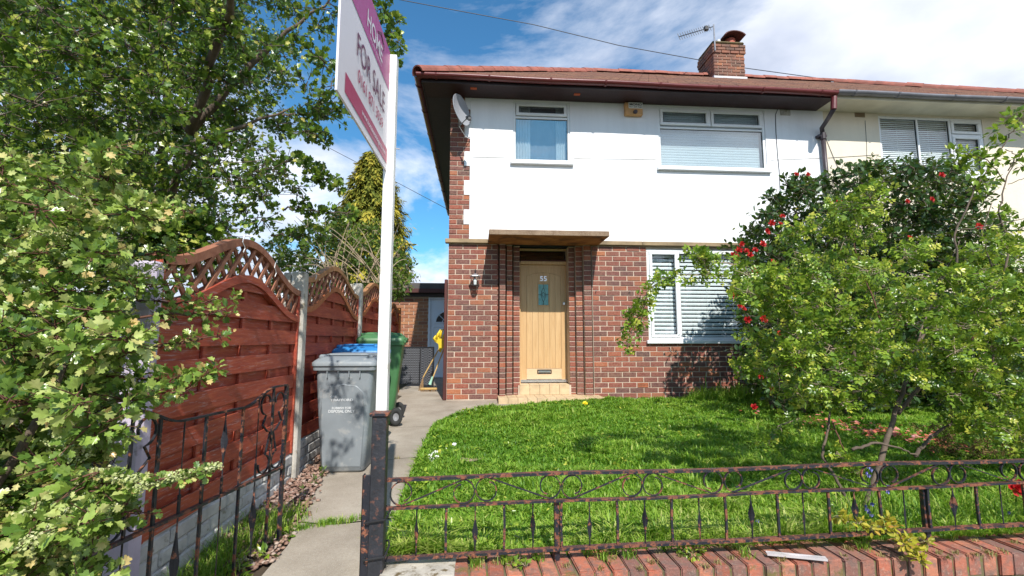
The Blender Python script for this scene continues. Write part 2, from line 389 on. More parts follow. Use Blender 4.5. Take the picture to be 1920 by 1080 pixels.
def mesh_mat():
    t = NT('woven_black_plastic'); p = t.pos((1, 1, 1)); w = t.n('ShaderNodeTexChecker'); w.inputs['Scale'].default_value = 42; t.l(p, w.inputs['Vector'])
    t.col(t.mix(w.outputs[1], (.015, .015, .02), (.13, .135, .15))); t.rough(.5); return t.m
M['woven'] = mesh_mat()
def leaf_mat(name, stops, rough=.45, trans=.35, spec=.5, tcol=(.35, .5, .05)):
    t = NT(name); a = t.n('ShaderNodeAttribute', attribute_name='tint'); r = t.rnd()
    f = t.math('ADD', t.math('MULTIPLY', a.outputs['Fac'], .75), t.math('MULTIPLY', r, .25))
    c = t.ramp(f, stops); c = t.mix(t.ramp(t.noise(t.pos(), 45, 3), [(.4, (0, 0, 0)), (.8, (.35, .35, .35))]), c, tuple(x * .6 for x in stops[0][1]))
    t.col(c); t.rough(rough); t.b.inputs['Specular IOR Level'].default_value = spec
    tl = t.n('ShaderNodeBsdfTranslucent'); hs = t.mix(.6, c, tcol, 'MIX'); t.l(hs, tl.inputs[0])
    m = t.n('ShaderNodeMixShader'); m.inputs[0].default_value = trans; t.l(t.b.outputs[0], m.inputs[1]); t.l(tl.outputs[0], m.inputs[2]); t.l(m.outputs[0], t.o.inputs[0])
    return t.m
M['haw'] = leaf_mat('hawthorn_leaf', [(0, (.025, .062, .014)), (.22, (.10, .19, .032)), (.5, (.31, .43, .08)), (.8, (.58, .60, .22)), (1, (.66, .44, .18))], .28, .28)  # dark low stops stand in for shade deep in the bush
M['tree'] = leaf_mat('tree_leaf', [(0, (.010, .030, .007)), (.32, (.048, .11, .016)), (.62, (.18, .29, .035)), (.87, (.48, .54, .09)), (1, (.60, .50, .14))], .30, .32)  # near-black low stops put deep crown shade into the leaf colour
M['rose'] = leaf_mat('rose_leaf', [(0, (.035, .085, .014)), (.3, (.14, .25, .025)), (.65, (.38, .50, .05)), (1, (.66, .60, .10))], .30, .34)
M['camellia'] = leaf_mat('camellia_leaf', [(0, (.014, .040, .010)), (.6, (.045, .10, .018)), (.9, (.14, .19, .03)), (1, (.34, .22, .05))], .34, .15, .4)
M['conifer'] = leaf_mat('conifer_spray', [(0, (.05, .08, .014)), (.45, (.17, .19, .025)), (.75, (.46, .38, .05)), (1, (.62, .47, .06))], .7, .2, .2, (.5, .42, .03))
M['bramble'] = leaf_mat('thicket_leaf', [(0, (.04, .09, .02)), (.5, (.12, .20, .03)), (.85, (.28, .33, .05)), (1, (.5, .45, .06))], .5, .3)
M['heather'] = leaf_mat('bronze_leaf', [(0, (.10, .06, .02)), (.5, (.22, .14, .035)), (.85, (.30, .24, .06)), (1, (.35, .08, .03))], .6, .2)
M['grass'] = leaf_mat('grass_blade', [(0, (.06, .15, .018)), (.35, (.15, .32, .028)), (.7, (.35, .51, .06)), (1, (.66, .65, .22))], .5, .42, .35, (.4, .68, .04))
M['dry'] = leaf_mat('dry_grass', [(0, (.2, .17, .05)), (.5, (.34, .27, .10)), (1, (.45, .36, .16))], .7, .3)
M['golden'] = leaf_mat('golden_leaf', [(0, (.30, .32, .03)), (.5, (.50, .44, .04)), (.8, (.55, .34, .05)), (1, (.55, .20, .05))], .4, .3)
M['red_petal'] = leaf_mat('red_petal', [(0, (.30, .008, .012)), (.6, (.50, .02, .02)), (1, (.60, .06, .03))], .5, .2, .3, (.6, .02, .02))
M['pink_petal'] = leaf_mat('fallen_petal', [(0, (.45, .06, .05)), (.5, (.60, .20, .10)), (1, (.70, .32, .34))], .6, .2, .3, (.6, .2, .1))
M['cream_flower'] = leaf_mat('cream_blossom', [(0, (.26, .32, .08)), (.6, (.52, .55, .24)), (1, (.70, .66, .45))], .6, .2)
M['white_petal'] = grimy('white_petal', (.82, .8, .8), .6, .05, 9); M['dandelion'] = grimy('dandelion_yellow', (.8, .62, .02), .6, .1, 40)
M['blue_petal'] = grimy('bluebell_petal', (.22, .22, .55), .6, .2, 40)
M['pebble'] = brick_mat('pebble', [(0, (.12, .07, .05)), (.4, (.26, .15, .11)), (.7, (.36, .24, .18)), (1, (.50, .42, .36))], .2)
M['pot'] = grimy('clay_cowl', (.40, .10, .06), .7, .3, 5); M['pot_dark'] = grimy('dark_cowl', (.10, .03, .025), .7, .3, 5)
M['mossy_brick'] = grimy('mossy_cap', (.13, .10, .045), .95, .5, 9, .8, 60)
M['clear_plastic'] = grimy('clear_plastic_strip', (.55, .50, .50), .25, .15, 12)
M['red_orange'] = grimy('orange_vent', (.5, .09, .02), .6, .2, 9)
M['terracotta'] = grimy('terracotta_vent', (.36, .11, .05), .8, .2, 9)
# ================================================================ GROUND
def sheet(name, xs, ys, zf, mat, kind='structure'):
    V = [(x, y, zf(x, y)) for y in ys for x in xs]; n = len(xs)
    Fc = [(j * n + i, j * n + i + 1, (j + 1) * n + i + 1, (j + 1) * n + i) for j in range(len(ys) - 1) for i in range(n - 1)]
    o = mk(name, V, Fc, mat, smooth=True); o['kind'] = kind; return o
def lin(a, b, n): return [a + (b - a) * i / (n - 1) for i in range(n)]
sheet('ground', [-900, -40, -6, 14, 40, 900], [-900, -40, -8, .9, 2.1, 7.3, 40, 900], lambda x, y: gz(x, y) - .03 if y > .9 else -.66, M['soil'])
sheet('road', [-60, 60], [-9, -1.2], lambda x, y: -.646, M['asphalt'])
b = B(); b.bbox(-60, 60, -1.2, -1.08, -.70, -.548, .01); tag(b.go('kerb', M['lichen_concrete']), kind='structure')
sheet('pavement', [-60, -1.3, -.42, 60], [-1.08, 1.0, 1.2], lambda x, y: -.55, M['path'])
# ---- garden path, its outline read from the photograph
edge_px = [(735, 1060), (748, 990), (760, 940), (778, 895), (785, 880), (796, 850), (806, 825), (818, 803), (835, 789), (858, 779), (885, 774), (940, 768), (1000, 763), (1060, 757), (1130, 752), (1200, 747), (1290, 744)]
edge = [G(x, y, .0) for x, y in edge_px]
edge = [(p.x, p.y) for p in edge]; edge = [(-.43, 2.2)] + [e for e in edge if e[1] > 2.35] + [(6.2, 7.02)]
def path_right(y):   # x of lawn/path border for a given y (only up to the corner)
    for (x0, y0), (x1, y1) in zip(edge, edge[1:]):
        if y0 <= y <= y1: return x0 + (x1 - x0) * (y - y0) / (y1 - y0 + 1e-9)
    return -.43
def front_y(x):      # y of the border in front of the house
    for (x0, y0), (x1, y1) in zip(edge[6:], edge[7:]):
        if x0 <= x <= x1: return y0 + (y1 - y0) * (x - x0) / (x1 - x0 + 1e-9)
    return 7.02
def in_lawn(x, y):
    if y < 2.47 or x > 7: return False
    if x < path_right(min(y, 6.0)) and y < 6: return False
    return y < front_y(max(x, edge[6][0])) if x > edge[6][0] else (y < edge[6][1] and x > path_right(y))
def left_edge(y): return -1.02 - .0 * y if y < 2.75 else -1.02 - (y - 2.75) * .16 if y < 4.2 else -1.25
def pathz(x, y): return gz(x, y) + .012 * math.sin(x * 3 + y * 2) * .3
ys = lin(1.15, 11.6, 90)
segs = [(1.15, 3.028), (3.045, 4.310), (4.318, 5.560), (5.566, 8.2), (8.208, 11.6)]
for ya, yb in segs:      # concrete bays with open joints between them
    V = []; Fc = []; rows = []
    for y in lin(ya, yb, 14):
        xl = left_edge(y) if y < 8 else -1.44; xr = path_right(y) + .04 if y < 5.8 else (-.43 if y < 5.8 else -.3)
        if y > 5.8: xr = -.48
        rows.append((y, xl, xr))
    k = 10
    for y, xl, xr in rows:
        for i in range(k):
            x = xl + (xr - xl) * i / (k - 1); yy = y + (.03 * math.sin(x * 9) if y in (ya, yb) else 0)
            V.append((x, yy, pathz(x, yy)))
        for i in range(1): pass
    for j in range(len(rows) - 1):
        for i in range(k - 1): a = j * k + i; Fc.append((a, a + 1, a + k + 1, a + k))
    tag(mk('path', V, Fc, M['path'], smooth=True), kind='structure')
# strip of path that runs along the front of the house
V = []; Fc = []; xs = lin(-.48, 6.3, 60)
for x in xs:
    yf = front_y(max(x, -.44)) if x > -.44 else 5.8
    if x < edge[8][0]: yf = min(yf, 5.8)
    yf -= .05
    V += [(x, yf, gz(x, yf) + .004), (x, (yf + 7.3) / 2, gz(x, (yf + 7.3) / 2) + .006), (x, 7.32, .006)]
for i in range(len(xs) - 1): a = i * 3; Fc += [(a, a + 3, a + 4, a + 1), (a + 1, a + 4, a + 5, a + 2)]
tag(mk('path', V, Fc, M['path'], smooth=True), kind='structure')
tag(sheet('lawn_ground', lin(-.6, 7.5, 60), lin(2.40, 7.1, 40), lambda x, y: (gz(x, y) + .022 + .012 * math.sin(x * 2.3 + y) * math.cos(y * 3.1)) if in_lawn(x, y) else gz(x, y) - .03, M['soil']), kind='structure')
sheet('bed_soil', lin(-1.50, -.99, 6), lin(1.4, 9, 30), lambda x, y: gz(x, y) - .012, M['earth'])

# ================================================================ BRICK HELPERS
def brick_mesh(name, w, d, h, mat, b=.0035):
    bb = B(); bb.bbox(-w / 2, w / 2, 0, d, 0, h, b)
    me = bpy.data.meshes.new(name); me.from_pydata(bb.v, [], bb.f); me.materials.append(mat); me.update(); return me
def courses(x0, x1, z0, z1, BL=.229, CH=.0808, first=0, holes=()):
    """stretcher bond; returns (x, z, width) of every brick"""
    out = []; r = 0; z = z0
    while z + CH * .6 < z1 + 1e-4:
        x = x0 - (BL / 2 if (r + first) % 2 else 0)
        spans = []
        while x < x1 - .01:
            a = max(x, x0); e = min(x + BL, x1)
            if e - a > .03: spans.append((a, e))
            x += BL
        for a, e in spans:
            cut = [(a, e)]
            for hx0, hx1, hz0, hz1 in holes:
                if z + CH * .5 > hz0 and z + CH * .5 < hz1:
                    nc = []
                    for c0, c1 in cut:
                        if c1 <= hx0 or c0 >= hx1: nc.append((c0, c1)); continue
                        if c0 < hx0: nc.append((c0, hx0))
                        if c1 > hx1: nc.append((hx1, c1))
                    cut = nc
            for c0, c1 in cut:
                if c1 - c0 > .025: out.append(((c0 + c1) / 2, z + CH / 2, c1 - c0))
        z += CH; r += 1
    return out
def lay_single(lst, Y, parent, me, bw, CH=.0808, joint=.0145, name='brick'):
    for x, z, w in lst:
        sc = (w - joint) / bw
        m = Matrix.Translation((x, Y - .004 + random.uniform(-.0025, .0025), z - CH / 2 + joint / 2)) @ Matrix.Rotation(random.uniform(-.006, .006), 4, 'Y') @ Matrix.Diagonal((sc, 1, 1, 1))
        meshobj(name, me, parent, m)
def lay_joined(bb, lst, Y, CH=.0808, joint=.0145, d=.10, jit=.0025):
    for x, z, w in lst:
        y = Y - .004 + random.uniform(-jit, jit)
        bb.bbox(x - (w - joint) / 2, x + (w - joint) / 2, y, y + d, z - CH / 2 + joint / 2, z + CH / 2 - joint / 2, .0035)

# ================================================================ HOUSE
WY = 7.3; XL = -.475; XP = 5.97; ZB = 2.453; ZT = 2.520; ZS = 4.905
house = thing('house', 'semi-detached house with red brick ground floor, white upper floor and oak front door', 'house', (2.7, 7.3, 0))
DX0, DX1 = .66, 1.455            # door opening
GW = (2.74, 4.80, .925, 2.405)   # ground floor window
U1 = (.554, 1.505, 3.835, 4.888); U2 = (3.01, 4.90, 3.80, 4.872)
def wall_holes(bb, x0, x1, z0, z1, y, t, holes):
    xs = sorted({x0, x1, *[v for h in holes for v in h[:2] if x0 < v < x1]}); zs = sorted({z0, z1, *[v for h in holes for v in h[2:] if z0 < v < z1]})
    for a, c in zip(xs, xs[1:]):
        for d, e in zip(zs, zs[1:]):
            mx_, mz = (a + c) / 2, (d + e) / 2
            if any(h[0] < mx_ < h[1] and h[2] < mz < h[3] for h in holes): continue
            bb.box(a, c, y, y + t, d, e)
# mortar body of the ground floor
b = B(); wall_holes(b, XL + .003, XP, -.25, ZB, WY + .003, .22, [(.30, 1.83, -.25, ZB), GW])
for (a, c, y) in ((.30, 1.83, 7.70),): b.box(a, DX0 - .02, y, y + .2, -.1, ZB); b.box(DX1 + .06, c, y, y + .2, -.1, ZB)
gw_wall = b.go('ground_floor_wall', M['mortar'], house)
bm_ = brick_mesh('brick_mesh', .218, .10, .0698, M['brick'])
left = courses(XL, .325, .015, ZB - .01, first=1)
VENT = (2.52, 2.705, .177, .2576)
right = courses(1.83, 5.95, .015, ZB - .01, holes=[(GW[0], GW[1], .89, ZB), VENT])
right.sort(key=lambda q: q[0] > 2.9)
allr = [q for q in right if q[0] < 4.4]; room = 290 - len(left)
ind = left + allr[:room]; rest = allr[room:] + [q for q in right if q[0] >= 4.4]
lay_single(ind, WY, gw_wall, bm_, .218)
bj = B(); lay_joined(bj, rest, WY)
# stepped door jambs
def xa(px, Y): return onY(px, 640, Y).x
jambs = [(.335, xa(948, 7.27), 7.265), (xa(949.5, 7.36), xa(961, 7.36), 7.355), (xa(962.5, 7.43), xa(975, 7.43), 7.43),
         (xa(1067.5, 7.43), xa(1079, 7.43), 7.43), (xa(1081, 7.36), xa(1094, 7.36), 7.355), (xa(1096.5, 7.27), xa(1111, 7.27), 7.265)]
bmor = B()
for a, c, y in jambs:
    lay_joined(bj, [((a + c) / 2, .015 + .0808 * (k + .5), c - a + .006) for k in range(30)], y, d=.12, jit=.002)
    bmor.box(a + .004, c - .004, y + .006, 7.72, 0, ZB)
bmor.go('jamb_mortar', M['mortar'], house); 
bj.go('brick_courses', M['brick'], house, kind='stuff')
# air brick
b = B(); vx0, vx1, vz0, vz1 = 2.527, 2.70, .183, .252
b.box(vx0, vx1, WY - .006, WY + .03, vz0, vz0 + .012); b.box(vx0, vx1, WY - .006, WY + .03, vz1 - .012, vz1)
for i in range(8): x = vx0 + (vx1 - vx0 - .01) * i / 7; b.box(x, x + .010, WY - .007, WY + .03, vz0, vz1)
for i in range(1, 4): z = vz0 + (vz1 - vz0) * i / 4; b.box(vx0, vx1, WY - .0055, WY + .03, z - .004, z + .004)
b.go('air_vent', M['terracotta'], house)
# upper wall: white render with toothed brick corner
b = B(); XR = -.150
wall_holes(b, XR, XP, ZT, ZS + .02, WY - .012, .24, [U1, U2])
up = b.go('upper_wall', M['render'], house)
b = B(); b.box(XL + .003, XR, WY + .006, WY + .22, ZT, ZS + .02); b.box(XL + .003, XL + .2, WY + .22, 14.3, -.2, ZS + .02); b.go('corner_mortar', M['mortar'], house)
cb = []; zc = ZT; k = 0; teeth = B()
while zc < ZS - .02:
    wide = (k % 6) < 3
    xe = XR if wide else XR - .088
    for x0_, x1_ in ([(XL, XL + .125), (XL + .125, xe)] if k % 2 else [(XL, XL + .22), (XL + .22, xe)]):
        if x1_ - x0_ > .03: cb.append(((x0_ + x1_) / 2, zc + .0404, x1_ - x0_ + .006))
    if k % 6 == 3: teeth.bbox(XR - .092, XR + .01, WY - .0115, WY + .1, zc - .002, zc + .0808 * 3 + .002, .006)
    zc += .0808; k += 1
quoin = B(); lay_joined(quoin, cb, WY); quoin.go('corner_bricks', M['brick'], house, kind='stuff')
teeth.go('render_teeth', M['render'], house)
b = B(); b.tube([(XR + .006, WY - .014, z) for z in lin(ZT + .05, ZS, 8)], .006, 6); b.go('corner_cable', M['wire'] if False else M['upvc'], house)
# string course
for x0_, x1_ in ((XL - .05, .15), (1.93, 2.66), (2.664, 5.2), (5.204, XP)):
    b = B(); b.bbox(x0_, x1_, WY - .06, WY + .05, ZB, ZT, .006); b.go('stone_band', M['stone_band'], house)
# canopy
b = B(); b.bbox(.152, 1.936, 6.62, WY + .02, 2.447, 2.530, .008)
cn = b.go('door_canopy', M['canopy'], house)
# interior
b = B(); b.box(XL + .25, XP - .02, 8.4, 8.5, .0, ZS); b.box(XL + .25, XP - .02, 7.55, 8.4, 2.47, 2.55); b.box(XL + .25, XP - .02, 7.55, 8.4, -.02, .0); b.go('interior', M['dark_room'], house)

# ---- windows
M['grey_sheet'] = grimy('cloud_reflection_sheet', (.20, .21, .23), .8, .2, 3)  # grey sheet added behind the glass in place of a cloud reflection
def bar(bb, x0, x1, z0, z1, y0, y1): bb.bbox(x0, x1, y0, y1, z0, z1, .006)
def frame_of(bb, x0, x1, z0, z1, w, y0, y1):
    bar(bb, x0, x1, z1 - w, z1, y0, y1); bar(bb, x0, x1, z0, z0 + w, y0, y1); bar(bb, x0, x0 + w, z0 + w, z1 - w, y0, y1); bar(bb, x1 - w, x1, z0 + w, z1 - w, y0, y1)
def window(parent, ext, lights, Y, gm='glass', sill=.06, blind=None, fmat='upvc', ow=.042, sproj=.07):
    """lights: (x0,x1,z0,z1,is_sash). Frame sits 4 cm behind the wall face."""
    x0, x1, z0, z1 = ext; yf = Y + .005
    root = B(); frame_of(root, x0, x1, z0, z1, ow, yf, yf + .06)
    win = root.go('window', M[fmat], parent)
    mull = B()
    xs = sorted({l[0] for l in lights} | {l[1] for l in lights})
    for i, (a, c, d, e, sash) in enumerate(lights):
        if c < x1 - .06 and i < 3: mull = B() if mull.v and mull.go('mullion', M[fmat], win) else mull; mull.bbox(c, c + .035, yf + .002, yf + .058, d, e, .005)
        if e < z1 - .06: mull.bbox(a - .001, c + .001, yf + .003, yf + .057, e, e + .035, .005)
        if sash:
            s_ = B(); frame_of(s_, a, c, d, e, .048, yf - .014, yf + .045); s_.go('sash', M[fmat], win)
            g0 = (a + .044, c - .044, d + .044, e - .044)
        else: g0 = (a - .004, c + .004, d - .004, e + .004)
        gl = B(); gl.box(g0[0], g0[1], yf + .026, yf + .032, g0[2], g0[3]); gl.go('pane', M[gm], win)
        gk = B(); w = .007
        gk.box(g0[0], g0[1], yf + .018, yf + .040, g0[3] - w, g0[3]); gk.box(g0[0], g0[1], yf + .018, yf + .040, g0[2], g0[2] + w)
        gk.box(g0[0], g0[0] + w, yf + .018, yf + .040, g0[2] + w, g0[3] - w); gk.box(g0[1] - w, g0[1], yf + .018, yf + .040, g0[2] + w, g0[3] - w); gk.go('gasket', M['black'], win)
    if mull.v: mull.go('mullion', M[fmat], win)
    if sill: sb = B(); sb.bbox(x0 - .045, x1 + .045, Y - sproj, Y + .06, z0 - sill, z0 - .002, .008); sb.go('sill', M[fmat], win)
    if blind:
        pitch, hgt, ang, by = blind; z = z0 + .06
        ca, sa = math.cos(ang), math.sin(ang)
        while z < z1 - .03:
            s_ = B(); V = []; n = 5
            for i in range(n):      # slightly cupped slat
                t_ = (i / (n - 1) - .5) * hgt; cup = .004 * (1 - (2 * i / (n - 1) - 1) ** 2)
                V += [(x0 + .05, Y + by + t_ * sa - cup * ca, z + t_ * ca + cup * sa), (x1 - .05, Y + by + t_ * sa - cup * ca, z + t_ * ca + cup * sa)]
            s_.add(V, [(2 * i, 2 * i + 1, 2 * i + 3, 2 * i + 2) for i in range(n - 1)])
            s_.go('slat', M['slat'], win); z += pitch
        cd = B()
        for q in (.2, .5, .8): xq = x0 + (x1 - x0) * q; cd.tube([(xq, Y + by - .03, z0 + .04), (xq, Y + by - .03, z1 - .03)], .0015, 4)
        cd.go('blind_cord', M['upvc'], win)
    return win
x0, x1, z0, z1 = U1; w1 = window(house, U1, [(x0 + .05, x1 - .05, 4.63, z1 - .045, True), (x0 + .045, x1 - .045, z0 + .045, 4.58, False)], WY, 'glass_sky')
for a, c, am, f in ((x0 + .05, x0 + .30, .014, 34), (x0 + .30, x1 - .22, .004, 20), (x1 - .22, x1 - .05, .014, 34)):      # side curtains, gathered; grey middle sheet stands in for cloud reflection
    V = []; n = 30
    for i in range(n):
        t_ = i / (n - 1); xx = a + (c - a) * t_; yy = WY + (.13 if am > .01 else .16) + am * math.sin(t_ * f)
        V += [(xx, yy, z0 + .03), (xx, yy, z1 - .03)]
    mk('curtain', V, [(2 * i, 2 * i + 2, 2 * i + 3, 2 * i + 1) for i in range(n - 1)], M['curtain'] if am > .01 else M['grey_sheet'], w1, True)
x0, x1, z0, z1 = U2; xm = 3.93
window(house, U2, [(x0 + .045, xm - .02, 4.55, z1 - .04, True), (xm + .02, x1 - .045, 4.55, z1 - .04, True), (x0 + .045, x1 - .045, z0 + .045, 4.49, False)], WY, 'glass_sky', blind=(.046, .047, .10, .11))
x0, x1, z0, z1 = GW
window(house, GW, [(x0 + .045, 3.26, z0 + .04, z1 - .04, True), (3.30, 4.76, z0 + .05, z1 - .07, False)], WY, 'glass', blind=(.066, .046, .16, .10), sproj=.05)

# ---- door
door = B(); DY = 7.66; dx0, dx1, dz0, dz1 = .705, 1.475, .268, 2.178
fr = B(); fr.bbox(dx0 - .05, dx0 - .004, DY - .05, DY + .05, .22, 2.215, .005); fr.bbox(dx1 + .004, dx1 + .05, DY - .05, DY + .05, .22, 2.215, .005)
fr.bbox(dx0 - .004, dx1 + .004, DY - .05, DY + .05, 2.182, 2.235, .005); fr.bbox(dx0 - .05, dx1 + .05, DY - .05, DY + .05, 2.42, 2.45, .005)
fr.go('door_frame', M['oak'], house)
ts = B(); ts.bbox(dx0 - .004, dx1 + .004, DY - .035, DY + .045, 2.237, 2.262, .004); ts.go('transom_bar', M['darkred_timber'], house)
tg = B(); tg.box(dx0 - .004, dx1 + .004, DY, DY + .006, 2.262, 2.42); tg.go('transom_pane', M['glass'], house)
db = B(); db.bbox(dx0, dx1, DY + .012, DY + .05, dz0, dz1, .003); door = db.go('door', M['oak'], house)
# frame pieces and arched planks
npl = 6; pa, pb = dx0 + .10, dx1 - .095; pw = (pb - pa) / npl
def arch(x): u = (x - (pa + pb) / 2) / ((pb - pa) / 2); return 1.985 + .06 * (1 - u * u)
for i in range(npl):
    a = pa + pw * i + .0016; c = pa + pw * (i + 1) - .0016; zb = dz0 + .195; q = 5
    xs = lin(a, c, q)
    V = []; Fc = []
    for x in xs: V += [(x, DY, zb), (x, DY, arch(x)), (x, DY + .014, zb), (x, DY + .014, arch(x))]
    for j in range(q - 1): k = j * 4; Fc += [(k, k + 4, k + 5, k + 1), (k + 1, k + 5, k + 7, k + 3), (k, k + 2, k + 6, k + 4)]
    Fc += [(0, 1, 3, 2), ((q - 1) * 4, (q - 1) * 4 + 2, (q - 1) * 4 + 3, (q - 1) * 4 + 1)]
    mk('plank', V, Fc, M['oak'], door)
st = B(); st.bbox(dx0, pa - .003, DY - .004, DY + .012, dz0, dz1, .003); st.go('door_stile', M['oak'], door)
st = B(); st.bbox(pb + .003, dx1, DY - .004, DY + .012, dz0, dz1, .003); st.go('door_stile', M['oak'], door)
V = []; Fc = []; xs = lin(pa - .003, pb + .003, 14)
for x in xs: V += [(x, DY - .004, arch(x) + .004), (x, DY - .004, dz1 - .001), (x, DY + .012, arch(x) + .004), (x, DY + .012, dz1 - .001)]
for j in range(13): k = j * 4; Fc += [(k, k + 4, k + 5, k + 1), (k, k + 2, k + 6, k + 4)]
mk('door_head', V, Fc, M['oak'], door)
st = B(); st.bbox(pa - .003, pb + .003, DY - .006, DY + .012, dz0 + .02, dz0 + .19, .003); st.go('bottom_board', M['oak_pale'], door)
st = B(); st.bbox(dx0 - .01, dx1 + .01, DY - .035, DY + .02, dz0 - .03, dz0 + .016, .006); st.go('weather_bar', M['chrome'], door)
# leaded pane
px0, px1, pz0, pz1 = 1.0, 1.175, 1.50, 1.855
pf = B(); frame_of(pf, px0 - .012, px1 + .012, pz0 - .012, pz1 + .012, .016, DY - .010, DY + .01); pf.go('pane_frame', M['oak'], door)
pg = B(); pg.box(px0, px1, DY - .004, DY - .001, pz0, pz1); pg.go('leaded_pane', M['teal'], door)
ld = B(); cxp, czp = (px0 + px1) / 2, (pz0 + pz1) / 2
def lead(*pts): ld.tube([(x, DY - .006, z) for x, z in pts], .0035, 5)
hw = (px1 - px0) / 2; hh = (pz1 - pz0) / 2
lead((cxp, pz1), (cxp, czp + .1)); lead((cxp, pz0), (cxp, czp - .1))
lead((cxp, czp + .12), (cxp - .02, czp + .08), (cxp - .04, czp), (cxp - .02, czp - .08), (cxp, czp - .12)); lead((cxp, czp + .12), (cxp + .02, czp + .08), (cxp + .04, czp), (cxp + .02, czp - .08), (cxp, czp - .12))
lead((px0, czp), (cxp - .04, czp)); lead((px1, czp), (cxp + .04, czp)); lead((cxp, czp + .045), (cxp - .028, czp), (cxp, czp - .045), (cxp + .028, czp), (cxp, czp + .045))
ld.go('leading', M['ink'], door)
h = B(); h.bbox(1.405, 1.45, DY - .03, DY - .004, 1.50, 1.555, .008); h.tube([(1.425, DY - .055, 1.525), (1.425, DY - .03, 1.525)], .018, 12); h.go('door_lock', M['chrome'], door)
lb = B(); frame_of(lb, .975, 1.215, .375, .445, .016, DY - .018, DY - .004); lb.go('letterbox', M['black'], door)
lb = B(); lb.bbox(.998, 1.192, DY - .013, DY - .006, .396, .426, .003); lb.go('letterbox_flap', M['chrome'], door)

# ---- text helper
def text_mesh(name, body, origin, xdir, ydir, width, height, mat, parent, depth=.002, bold=0.):
    cu = bpy.data.curves.new(name, 'FONT'); cu.body = body; cu.extrude = 0; cu.offset = bold; cu.align_x = 'CENTER'; cu.resolution_u = 4
    tmp = bpy.data.objects.new('tmp', cu); C.objects.link(tmp)
    dg = bpy.context.evaluated_depsgraph_get(); me = bpy.data.meshes.new_from_object(tmp.evaluated_get(dg))
    bpy.data.objects.remove(tmp); bpy.data.curves.remove(cu)
    co = np.empty(len(me.vertices) * 3); me.vertices.foreach_get('co', co); co = co.reshape(-1, 3)
    lo = co.min(0); hi = co.max(0); sx_ = width / (hi[0] - lo[0]); sy_ = height / (hi[1] - lo[1])
    xd = Vector(xdir).normalized(); yd = Vector(ydir).normalized(); zd = xd.cross(yd)
    V = [Vector(origin) + xd * ((c[0] - (lo[0] + hi[0]) / 2) * sx_) + yd * ((c[1] - lo[1]) * sy_) + zd * depth for c in co]
    Fc = [tuple(p.vertices) for p in me.polygons]; bpy.data.meshes.remove(me)
    return mk(name, V, Fc, mat, parent)
text_mesh('house_number', '55', (1.09, DY, 1.905), (1, 0, 0), (0, 0, 1), .115, .085, M['chrome'], door, .004, .02)

# ---- tiled step
stp = B(); stp.box(.315, 1.895, 6.97, 7.7, -.02, .055); stp.box(DX0 - .02, DX1 + .03, 7.40, 7.72, .05, .215); step = stp.go('door_step', M['mortar'], house)
def tile(x0, x1, y0, y1, z0, z1):
    t_ = B(); t_.bbox(x0 + .002, x1 - .002, y0, y1, z0, z1, .003); t_.go('step_tile', M['step_tile'], step)
n = 11
for i in range(n):
    a = .31 + 1.59 * i / n; c = .31 + 1.59 * (i + 1) / n
    tile(a, c, 6.955, 6.968, -.01, .058); tile(a, c, 6.955, 7.20, .058, .070)
    tile(a, c, 7.204, 7.42, .058, .069)
for i in range(5):
    a = .665 + .79 * i / 5; c = .665 + .79 * (i + 1) / 5
    tile(a, c, 7.385, 7.398, .07, .215); tile(a, c, 7.385, 7.63, .216, .228)

# ---- eaves, roof
GY = 6.86; EX = -.88
def eaves(parent, x0, x1, soff, fasc, gut, zt=4.905, left=False):
    b = B(); b.box(x0, x1, GY, WY + .02, zt - .012, zt + .01); b.go('soffit', soff, parent)
    b = B(); b.box(x0, x1, GY - .02, GY, zt - .025, zt + .12); b.go('fascia', fasc, parent)
def gutter(parent, p0, p1, mat, out, r=.062):
    """half-round gutter from p0 to p1, with brackets"""
    p0 = Vector(p0); p1 = Vector(p1); d = (p1 - p0).normalized(); out = Vector(out); V = []; Fc = []; n = 9
    L_ = (p1 - p0).length; m = max(2, int(L_ / .5)); rr = [r, r - .006]
    for i in range(m + 1):
        p = p0 + (p1 - p0) * i / m; p = p + Vector((0, 0, .006 * math.sin(i * 1.3)))
        for R_ in rr:
            for j in range(n): a = math.pi + math.pi * j / (n - 1); V.append(p + out * (math.cos(a) * R_) + Vector((0, 0, math.sin(a) * R_)))
    k = 2 * n
    for i in range(m):
        for j in range(n - 1):
            a = i * k + j; Fc.append((a, a + 1, a + 1 + k, a + k)); a += n; Fc.append((a, a + k, a + k + 1, a + 1))
        for j in (0, n - 1): a = i * k + j; Fc.append((a, a + n, a + n + k, a + k))
    g = mk('gutter', V, Fc, mat, parent, True)
    s_ = .9
    q = .3
    while q < L_ - .1:
        c = p0 + d * q; bb = B(); pts = [c + out * (math.cos(math.pi + math.pi * j / 8) * (r + .005)) + Vector((0, 0, math.sin(math.pi + math.pi * j / 8) * (r + .005))) for j in range(9)]
        bb.strip(pts, .03, .007, d); bb.go('gutter_joint', mat, g); q += s_ * random.uniform(.8, 1.1)
    return g
eaves(house, EX, XP - .12, M['soffit_dark'], M['dark_fascia'], None)
b = B(); b.box(EX, XL, WY + .021, 14.75, 4.893, 4.915); b.go('soffit', M['dark_fascia'], house)
b = B(); b.box(EX - .02, EX, GY - .02, 14.8, 4.88, 5.02); b.go('fascia', M['dark_fascia'], house)
gutter(house, (EX - .09, GY - .075, 4.975), (5.82, GY - .075, 4.955), M['maroon'], (0, -1, 0))
gutter(house, (EX - .075, GY - .09, 4.975), (EX - .075, 14.8, 4.975), M['maroon'], (-1, 0, 0))
